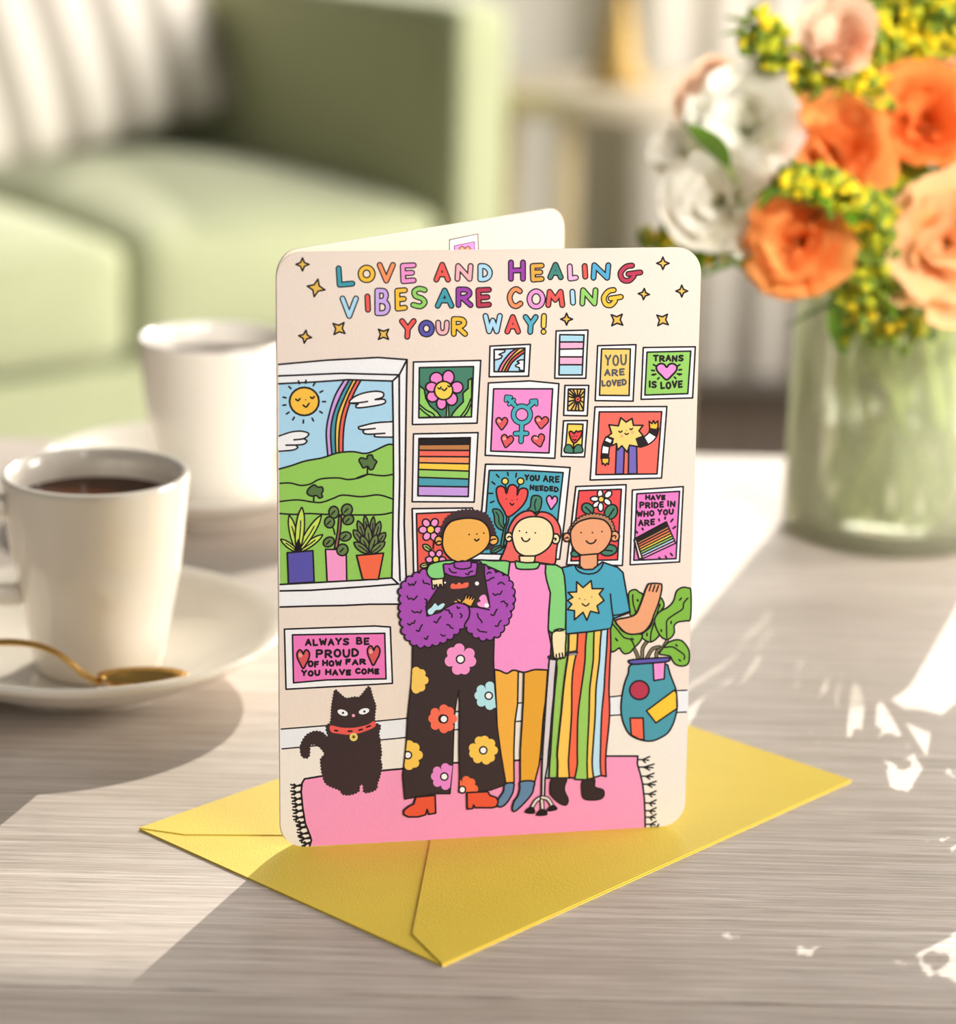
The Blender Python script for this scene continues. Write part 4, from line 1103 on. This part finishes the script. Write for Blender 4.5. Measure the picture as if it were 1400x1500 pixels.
fill('665,975 700,930 712,892 725,900 722,930 745,900 755,905 745,935 770,905 780,912 768,940 790,918 800,925 785,960 760,1005 700,985', SK1, 1.4, smooth=False)
fill('632,935 660,945 665,960 640,948', SK1, 0, smooth=False); fill('605,955 630,955 628,965 605,965', SK1, 0, smooth=False)
# crossed forearm line
line('690,975 730,1000 748,1050 738,1110 705,1165 700,1190', 1.9); line('748,1012 800,1010 850,1018 930,1035', 1.7)
for s in ('175,790 190,808 212,795 225,808 248,772', '315,760 320,785 350,790 375,800', '165,905 180,935 205,928 225,942 258,908', '210,1045 235,1062 262,1055 285,1065 298,1042', '170,1165 190,1178 210,1160 228,1160 238,1135', '250,1228 275,1235 285,1210 305,1175', '330,935 350,950 340,975',
          '415,1145 440,1155 455,1130 478,1100', '525,1038 555,1040 560,1065 580,1075 582,1105', '535,1175 560,1180 565,1195 592,1210', '660,1070 675,1090 665,1108', '480,1265 500,1280 520,1275', '325,1300 345,1310 360,1280', '905,765 930,758 945,745 975,735', '910,700 930,685 945,692', '1010,798 1040,780 1072,800',
          '965,885 985,900 1005,890 1030,890 1048,862', '1040,965 1065,955 1080,975 1100,985 1090,1005', '945,1080 970,1088 985,1060 1002,1030', '985,1185 1010,1188 1022,1155 1042,1135', '820,1070 830,1110 850,1130 862,1155', '820,1215 840,1235 870,1240 905,1245', '630,1005 640,1022 655,1015', '555,650 575,680 600,690 622,690', '710,700 735,708 745,685 775,675'):
    line(s, 1.7)
piece('printed_hand', 'green sleeve and pale hand of the middle person resting on the purple shoulder')
fill('350,690 358,640 380,612 440,592 520,578 600,576 612,590 560,608 505,612 505,660 510,735 450,748 385,738', GS, 1.9)
fill('392,755 500,742 502,825 490,828 480,800 468,802 462,830 448,828 440,805 428,806 420,838 402,842', SK2, 1.7, smooth=False)
lines(['414,800 420,832', '440,798 444,826', '468,798 470,822'], 1.5)
flush()

# --- tiny frame on the inside page
piece('printed_picture', 'little pink picture printed on the inside page', back)
HCUR, XC, NC = HB, XB, NB
LEV.clear()
Z(400, 300, S1)
quad('1130,225 1310,188 1318,420 1133,440', WHT, 1.4); quad('1160,262 1290,235 1296,400 1160,410', (226, 120, 190), 1.4)
heart(1228, 300, 70, 66, (232, 140, 80), 0, 1.5)
flush()

# ------------------------------------------------------------------ glass vase with water
VX, VY, VR = 18.05, 105.7, 4.62
def thin_glass(name, tint, milk, mcol, rough=.03):
    m = bpy.data.materials.new(name); m.use_nodes = True
    n, l = m.node_tree.nodes, m.node_tree.links
    n.remove(n['Principled BSDF']); out = n['Material Output']
    tr = n.new('ShaderNodeBsdfTransparent'); tr.inputs[0].default_value = (*tint, 1)
    gl = n.new('ShaderNodeBsdfGlossy'); gl.inputs['Roughness'].default_value = rough
    fr = n.new('ShaderNodeFresnel'); fr.inputs[0].default_value = 1.45
    mx = n.new('ShaderNodeMixShader'); l.new(fr.outputs[0], mx.inputs[0]); l.new(tr.outputs[0], mx.inputs[1]); l.new(gl.outputs[0], mx.inputs[2])
    di = n.new('ShaderNodeBsdfTranslucent'); di.inputs[0].default_value = (*lin(mcol), 1)
    d2 = n.new('ShaderNodeBsdfDiffuse'); d2.inputs[0].default_value = (*lin(mcol), 1)
    m0 = n.new('ShaderNodeMixShader'); m0.inputs[0].default_value = .5; l.new(di.outputs[0], m0.inputs[1]); l.new(d2.outputs[0], m0.inputs[2])
    m2 = n.new('ShaderNodeMixShader'); m2.inputs[0].default_value = milk
    l.new(mx.outputs[0], m2.inputs[1]); l.new(m0.outputs[0], m2.inputs[2]); l.new(m2.outputs[0], out.inputs[0])
    return m
vg = thin_glass('green_tinted_glass', (.975, .98, .94), .22, (242, 242, 208))
wg = bpy.data.materials.new('vase_water'); wg.use_nodes = True
_b = wg.node_tree.nodes['Principled BSDF']
_b.inputs['Base Color'].default_value = (1.0, 1.0, .93, 1); _b.inputs['Transmission Weight'].default_value = .88
_b.inputs['IOR'].default_value = 1.33; _b.inputs['Roughness'].default_value = .03
wg_old = thin_glass('vase_haze', (.94, .96, .86), .3, (226, 228, 176))
vase = lathe('vase', [(0, 0), (4.2, 0), (4.52, .15), (4.62, .5), (4.62, 3), (4.6, 6), (4.55, 9), (4.5, 10.6), (4.45, 10.8), (4.35, 10.7), (4.3, 9), (4.35, 6), (4.37, 3), (4.37, 1.0), (4.1, .7), (0, .7)], VX, VY, T, vg, base=(VX, VY, T))
tag(vase, 'round clear glass vase with a pale green tint holding the flowers', 'vase')
wt = lathe('water', [(0, .75), (4.05, .75), (4.32, 1.05), (4.33, 3), (4.31, 5.3), (4.29, 5.4), (0, 5.4)], VX, VY, T, wg, base=(VX, VY, T))
tag(wt, 'pale greenish water filling the lower half of the glass vase', 'water')

# ------------------------------------------------------------------ flowers
def petal_mat(name, a, b):
    m = bpy.data.materials.new(name); m.use_nodes = True
    n, l = m.node_tree.nodes, m.node_tree.links; p = n['Principled BSDF']; p.inputs['Roughness'].default_value = .6
    p.inputs['Specular IOR Level'].default_value = .2
    tc = n.new('ShaderNodeTexCoord'); sp = n.new('ShaderNodeSeparateXYZ'); l.new(tc.outputs['Object'], sp.inputs[0])
    r = n.new('ShaderNodeValToRGB'); e = r.color_ramp.elements
    e[0].position = 0.05; e[0].color = (*lin(b), 1); e[1].position = .75; e[1].color = (*lin(a), 1)
    mr = n.new('ShaderNodeMapRange'); mr.inputs[2].default_value = .03
    l.new(sp.outputs[2], mr.inputs[0]); l.new(mr.outputs[0], r.inputs[0])
    l.new(r.outputs[0], p.inputs['Base Color'])
    tr = n.new('ShaderNodeBsdfTranslucent'); l.new(r.outputs[0], tr.inputs[0])
    mx = n.new('ShaderNodeMixShader'); mx.inputs[0].default_value = .4
    l.new(p.outputs[0], mx.inputs[1]); l.new(tr.outputs[0], mx.inputs[2]); l.new(mx.outputs[0], n['Material Output'].inputs[0])
    return m
PM = {'white': petal_mat('white_petal', (252, 247, 234), (232, 236, 196)), 'orange': petal_mat('orange_petal', (255, 176, 98), (246, 122, 34)),
      'peach': petal_mat('peach_petal', (255, 222, 190), (252, 176, 120)), 'deep': petal_mat('deep_orange_petal', (250, 152, 76), (226, 100, 34)),
      'apricot': petal_mat('apricot_petal', (255, 205, 150), (255, 214, 120))}
stem_m = mat('green_stem', (176, 196, 96), .5, tl=.2); leaf_m = mat('leaf_green', (104, 150, 34), .5, tl=.3, var=.12); leaf_d = mat('leaf_dark_green', (50, 96, 26), .45, tl=.2, var=.12)
PET = {}
def petal_mesh(kind, var, w_, h_, cup, ruffle):
    """petal growing along +z from the origin, inner side facing +y (cm)"""
    key = (kind, var)
    if key in PET: return PET[key]
    rnd = random.Random(var * 17 + len(kind)); ph = rnd.random() * 6
    nu, nv = 10, 7; vs, fs = [], []
    for j in range(nv + 1):
        t = j / nv
        wd = w_ * (.16 + .84 * sin(min(1, t * 1.12) * pi / 2) ** 1.3) * (1 if t < .8 else (1 - ((t - .8) / .2) ** 2 * .22))
        for i in range(nu + 1):
            s = 2 * i / nu - 1
            edge = t ** 2
            x = s * wd / 2; z = h_ * t * (1 - .16 * s * s * t) + ruffle * .35 * sin(s * 9 + ph) * edge
            y = cup * (s * s) * wd * .5 - h_ * .55 * (t ** 2.2) * (-cup) * .3 - .32 * h_ * max(0, t - .55) ** 1.3 + ruffle * sin(s * 7 + ph * 1.7 + t * 3) * edge
            vs.append(Vector((x, y, z)) * .01)
    for j in range(nv):
        for i in range(nu): a = j * (nu + 1) + i; fs.append((a, a + 1, a + nu + 2, a + nu + 1))
    me = bpy.data.meshes.new('petal'); me.from_pydata(vs, [], fs); me.materials.append(PM[kind])
    me.polygons.foreach_set('use_smooth', [True] * len(fs)); me.update()
    PET[key] = me
    return me
def flower(pos, axis, R_, kind, label, seed, closed=0, name='carnation', cat='flower', group=None, stem_end=None, layers=None):
    rnd = random.Random(seed)
    root = empty(name, pos, label, cat, group)
    ax = Vector(axis).normalized(); q = ax.to_track_quat('Z', 'Y')
    lay = layers or [(7, 78, 1.12), (6, 54, 1.0), (5, 32, .9), (4, 12, .8)]
    base = Vector(pos) - ax * R_ * .45
    for n_, tilt, k in lay:
        a0 = rnd.random() * 6
        for i in range(n_):
            tl_r = radians(max(2, tilt * (1 - closed) + rnd.uniform(-15, 15)))
            az = a0 + 2 * pi * i / n_ + rnd.uniform(-.15, .15)
            me = petal_mesh(kind, rnd.randrange(4), 3.5, 3.0, .42, .13)
            o = bpy.data.objects.new('petal', me); C.objects.link(o); o.parent = root
            s = R_ / 3.0 * k * rnd.uniform(.85, 1.2)
            mloc = Matrix.Translation((base - Vector(pos)) * .01)
            rot = q.to_matrix().to_4x4() @ Matrix.Rotation(az, 4, 'Z') @ Matrix.Rotation(tl_r, 4, 'X')
            o.matrix_local = mloc @ rot @ Matrix.Diagonal((s, s, s, 1))
    # calyx and stem
    cv, cf = tubev([base - ax * R_ * .5, base - ax * R_ * .25, base + ax * R_ * .12], [.22, .42, .5], 10)
    mesh('calyx', cv, cf, stem_m, root)
    se = stem_end or Vector((VX + rnd.uniform(-2.6, 2.6), VY + rnd.uniform(-2.2, 2.2), T + 1.1))
    start = base - ax * R_ * .45
    neck = Vector((VX, VY, T + 10.5)) + Vector((max(-3, min(3, (start.x - VX) * .45)), max(-3, min(3, (start.y - VY) * .4)), 0))
    P = crom([start, start.lerp(neck, .5) - ax * .6, neck, neck.lerp(se, .5), se], n=5)
    tube('stem', P, .17, stem_m, root, n=8)
    return root
def dirto(u, v, Y, toward=.9):
    """outward direction from the bouquet's heart, turned a little to the viewer"""
    p = at(u, v, Y); c = Vector((VX + .8, VY + 1, T + 13.5))
    d = (p - c); d.normalize()
    vdir = (CAM - p).normalized()
    return (d + vdir * toward)
FL = [
 (1088, 190, 99.5, 2.35, 'white', 'large white carnation at the upper left of the bouquet', .9, .08),
 (1052, 292, 98.5, 2.4, 'white', 'white carnation low at the left of the bouquet, just above the card corner', .9, .1),
 (988, 222, 100.5, 1.25, 'white', 'small white bloom at the leftmost edge of the bouquet', .3, .3),
 (1035, 140, 104, 1.9, 'peach', 'pale peach bloom peeking from behind the upper white carnation', .3, .2),
 (1228, 66, 100, 1.9, 'peach', 'peach bud lit from behind at the top of the bouquet', .35, .4),
 (1222, 225, 99, 2.5, 'orange', 'orange carnation in the middle of the bouquet above the yellow sprig', .5, .25),
 (1352, 178, 100, 2.45, 'deep', 'deep orange bloom at the right of the middle one', .4, .3),
 (1166, 356, 96.5, 2.25, 'orange', 'orange rose-like bloom at the lower front of the bouquet, right of the card', 1.0, .12),
 (1128, 402, 97, 1.0, 'apricot', None, 1, .1),
 (1394, 362, 96.5, 2.8, 'apricot', 'large apricot bloom cut by the right edge of the picture', 1.0, .05),
 (1402, 92, 103, 1.4, 'peach', 'peach bloom at the upper right edge of the picture', .4, .3),
 (1500, 250, 101, 2.6, 'orange', 'orange bloom beyond the right edge of the picture, middle height', .4, .15),
 (1560, 110, 104, 2.6, 'peach', 'peach bloom beyond the right edge of the picture, high up', .3, .15),
 (1460, -60, 105, 2.7, 'white', 'white bloom beyond the top right corner of the picture', .3, .15),
 (1310, -80, 106, 2.6, 'deep', 'deep orange bloom above the top edge of the picture', .2, .2),
 (1590, 300, 106, 2.6, 'white', 'white bloom beyond the right edge, lowest of those there', .3, .15),
 (1640, 20, 105, 2.8, 'orange', 'orange bloom beyond the right edge, high on the outer side', .3, .12),
 (1690, 160, 104, 2.8, 'apricot', 'apricot bloom beyond the right edge, farthest right of all', .3, .12),
 (1520, -50, 103, 2.9, 'orange', 'orange bloom beyond the top right corner, next to the white one', .3, .12),
 (1650, -70, 103, 2.9, 'peach', 'peach bloom beyond the top right corner, on the outer side', .3, .12),
 (1570, -120, 106, 2.8, 'white', 'white bloom at the very top of the bouquet beyond the corner', .3, .12),
 (1480, 90, 106, 2.8, 'deep', 'deep orange bloom beyond the right edge behind the others', .3, .12),
]
k = 0
for u, v, Y, R_, kind, label, tw, cl in FL:
    k += 1
    if label is None: continue
    flower(at(u, v, Y), dirto(u, v, Y, tw), R_, kind, label, 40 + k, cl, group='carnations in the vase')
# big drooping outer petals of the front bloom and of the apricot bloom

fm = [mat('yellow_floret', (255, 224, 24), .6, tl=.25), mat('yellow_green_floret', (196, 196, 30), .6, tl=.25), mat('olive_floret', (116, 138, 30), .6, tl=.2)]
def ico(c, r):
    t = .5257 * r; s = .8507 * r
    v = [(-t, 0, s), (t, 0, s), (-t, 0, -s), (t, 0, -s), (0, s, t), (0, s, -t), (0, -s, t), (0, -s, -t), (s, t, 0), (-s, t, 0), (s, -t, 0), (-s, -t, 0)]
    return [Vector(c) + Vector(a) for a in v]
IF = [(0, 1, 4), (0, 4, 9), (9, 4, 5), (4, 8, 5), (4, 1, 8), (8, 1, 10), (8, 10, 3), (5, 8, 3), (5, 3, 2), (2, 3, 7), (7, 3, 10), (7, 10, 6), (7, 6, 11), (11, 6, 0), (0, 6, 1), (6, 10, 1), (9, 11, 0), (9, 2, 11), (9, 5, 2), (7, 11, 2)]
def sprig(pts, wid, n_, mix_, label, seed, lv=12, lm=None):
    """goldenrod: curved stem, clusters of tiny florets round it"""
    rnd = random.Random(seed)
    P = [at(*p) for p in pts]
    root = empty('goldenrod_sprig', P[0], label, 'flower', 'yellow filler sprigs')
    path = crom(P, n=6)
    neck = Vector((VX + max(-2.8, min(2.8, (P[0].x - VX) * .35)), VY + rnd.uniform(-2, 2), T + 10))
    full = crom([Vector((neck.x, neck.y, T + 6)), neck] + P, n=5)
    tube('stem', full, .12, stem_m, root, n=6)
    vs, fs, ix = [], [], []
    for i in range(int(n_ * 1.7)):
        t = rnd.random(); q = path[int(t * (len(path) - 1))]
        w_ = wid * 1.3 * (1 - .4 * t) * (rnd.random() ** .5)
        d = Vector((rnd.gauss(0, 1), rnd.gauss(0, 1), rnd.gauss(0, 1))).normalized() * w_
        c = q + d; b = len(vs)
        vs += ico(c, rnd.uniform(.14, .29)); fs += [tuple(b + a for a in f) for f in IF]
        upness = d.z / max(w_, .01) + rnd.uniform(-.8, .8)
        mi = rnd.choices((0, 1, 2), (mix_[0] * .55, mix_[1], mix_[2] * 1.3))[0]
        ix += [mi] * 20
    o = mesh('florets', vs, fs, fm, root, True, idx=ix); o['kind'] = 'stuff'
    for i in range(lv):
        q = path[int(rnd.random() * (len(path) - 1))]
        d = Vector((rnd.gauss(0, 1), rnd.gauss(0, 1), rnd.gauss(0, .7))).normalized()
        bladeobj('leaf', q, q + d * rnd.uniform(1.2, 2.2), .36, lm or (leaf_m if i % 2 else leaf_d), root, rnd)
    return root
def bladeobj(name, a, b, w_, m, parent, rnd, droop=.15):
    a, b = Vector(a), Vector(b); ax = b - a; L_ = ax.length
    s = ax.cross(Vector((0, .3, 1)));
    if s.length < 1e-3: s = Vector((1, 0, 0))
    s.normalize(); nn = s.cross(ax).normalized()
    vs, fs = [], []; n = 8
    for i in range(n + 1):
        t = i / n; hw = w_ * sin(pi * min(1, .05 + t * .95)) ** .8
        c = a + ax * t - Vector((0, 0, 1)) * droop * L_ * t * t
        vs += [c - s * hw + nn * hw * .3, c, c + s * hw + nn * hw * .3]
    for i in range(n):
        for j in range(2): q = i * 3 + j; fs.append((q, q + 1, q + 4, q + 3))
    return mesh(name, vs, fs, m, parent, True)
SP = [
 ([(1240, 190, 102), (1185, 140, 101), (1140, 85, 100.5), (1108, 42, 100)], 1.15, 230, (5, 4, 4), 'yellow goldenrod sprig reaching up to the left above the white carnation'),
 ([(1290, 190, 101), (1270, 140, 100.5), (1225, 120, 100), (1190, 95, 100)], 1.0, 170, (5, 4, 3), 'yellow goldenrod sprig under the peach bud'),
 ([(1300, 150, 103), (1280, 80, 102.5), (1260, 30, 102), (1235, -10, 102)], 1.2, 220, (4, 4, 4), 'yellow goldenrod sprig at the very top of the bouquet'),
 ([(1340, 130, 103.5), (1345, 70, 103), (1350, 25, 103), (1385, 15, 103)], .9, 130, (5, 4, 2), 'yellow goldenrod sprig at the top right'),
 ([(1290, 340, 97.5), (1255, 305, 96.5), (1205, 275, 96), (1150, 262, 95.8)], .95, 230, (6, 4, 2), 'bright yellow goldenrod sprig across the middle, between the orange blooms'),
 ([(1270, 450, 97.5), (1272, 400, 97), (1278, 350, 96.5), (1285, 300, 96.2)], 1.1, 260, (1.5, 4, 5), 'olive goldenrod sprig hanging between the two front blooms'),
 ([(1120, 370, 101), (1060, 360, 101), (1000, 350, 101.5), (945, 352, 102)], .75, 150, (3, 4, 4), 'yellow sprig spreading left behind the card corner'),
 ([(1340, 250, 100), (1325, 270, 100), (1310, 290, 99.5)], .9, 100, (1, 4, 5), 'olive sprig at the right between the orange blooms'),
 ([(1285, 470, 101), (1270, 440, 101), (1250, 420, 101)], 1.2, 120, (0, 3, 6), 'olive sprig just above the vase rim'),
]
SP += [
 ([(1330, 120, 105), (1310, 60, 105), (1300, 10, 105), (1290, -50, 105)], 1.4, 200, (2, 4, 5), 'goldenrod sprig rising behind the peach bud'),
 ([(1400, 120, 104), (1385, 60, 103.5), (1370, 20, 103), (1380, -30, 103)], 1.2, 170, (5, 4, 3), 'goldenrod sprig at the top right corner of the picture'),
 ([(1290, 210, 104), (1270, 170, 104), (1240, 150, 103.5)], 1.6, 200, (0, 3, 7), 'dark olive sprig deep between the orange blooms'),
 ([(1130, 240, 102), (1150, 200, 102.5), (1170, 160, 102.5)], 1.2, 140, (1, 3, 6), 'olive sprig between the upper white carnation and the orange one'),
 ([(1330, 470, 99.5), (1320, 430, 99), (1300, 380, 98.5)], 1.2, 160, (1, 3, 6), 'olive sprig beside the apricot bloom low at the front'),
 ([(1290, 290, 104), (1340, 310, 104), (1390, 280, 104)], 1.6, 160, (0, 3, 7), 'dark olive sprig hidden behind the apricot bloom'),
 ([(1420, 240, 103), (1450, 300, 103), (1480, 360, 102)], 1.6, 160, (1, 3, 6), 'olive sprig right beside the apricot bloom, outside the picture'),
 ([(1600, 100, 105), (1650, -60, 105), (1700, -140, 105)], 1.8, 200, (3, 4, 4), 'goldenrod sprig far beyond the top right corner'),
 ([(1560, 60, 103), (1600, 200, 103), (1640, 260, 103)], 1.8, 200, (3, 4, 4), 'goldenrod sprig low beyond the right edge of the picture'),
 ([(1470, 180, 104), (1480, 100, 104), (1500, 20, 104)], 1.5, 200, (3, 4, 4), 'goldenrod sprig beyond the right edge of the picture'),
]
for i, (pts, wd, n_, mx_, lb) in enumerate(SP): sprig(pts, wd, n_, mx_, lb, 90 + i)
# loose leaves, each on its own stalk
def leafthing(a, b, w_, m, label, seed):
    rnd = random.Random(seed); a, b = at(*a), at(*b)
    root = empty('leaf_stalk', a, label, 'leaf')
    bladeobj('leaf', a, b, w_, m, root, rnd, droop=.02)
    neck = Vector((VX + max(-3.2, min(3.2, (a.x - VX) * .5)), VY - .5, T + 9.5))
    tube('stem', crom([a, a.lerp(neck, .5), neck, Vector((neck.x * .7 + VX * .3, VY, T + 4))], n=4), .1, stem_m, root, n=6)
leafthing((1065, 245, 97.5), (1005, 180, 97), .8, leaf_m, 'bright green leaf lying over the left white carnation', 1)
leafthing((1130, 370, 98), (1025, 405, 98), .7, leaf_m, 'green leaf under the lower white carnation, right of the card', 2)
leafthing((1235, 440, 99), (1145, 480, 98.5), .55, leaf_d, 'dark green leaf hanging over the vase rim to the left', 3)
leafthing((1225, 440, 100.5), (1235, 520, 101), .6, leaf_m, 'green leaf dipping into the top of the vase', 4)
leafthing((1310, 440, 100.5), (1370, 500, 101), .7, leaf_d, 'dark green leaf under the apricot bloom', 5)
leafthing((1255, 560, 104), (1310, 600, 104), .8, leaf_d, 'dark green leaf inside the vase just above the water', 6)
# thick stems crossing in the water
def stalk(a, b, r, label, seed):
    a, b = at(*a), at(*b)
    o = tube('cut_stem', crom([a, a.lerp(b, .5) + Vector((.1, 0, 0)), b], n=5), r, stem_m, None, n=10)
    return tag(o, label, 'stem', 'stems standing in the vase')
stalk((1385, 460, 104), (1222, 765, 104), .36, 'thick green stem slanting down to the lower left of the vase', 1)
stalk((1300, 455, 103.5), (1320, 740, 104), .3, 'green stem standing nearly upright in the vase', 2)
stalk((1345, 460, 103), (1390, 745, 104), .34, 'green stem slanting down to the right of the vase', 3)
stalk((1262, 470, 105), (1385, 700, 107), .28, 'thin green stem crossing behind the others in the vase', 4)
# ------------------------------------------------------------------ place the striped cushion
pp = at(60, 205, 388)
pl.matrix_world = Matrix.Translation(Vector((pp.x + 2, 381, 69)) * .01) @ Matrix.Rotation(radians(32), 4, 'Z') @ Matrix.Rotation(radians(-14), 4, 'X') @ Matrix.Rotation(radians(-13), 4, 'Y')
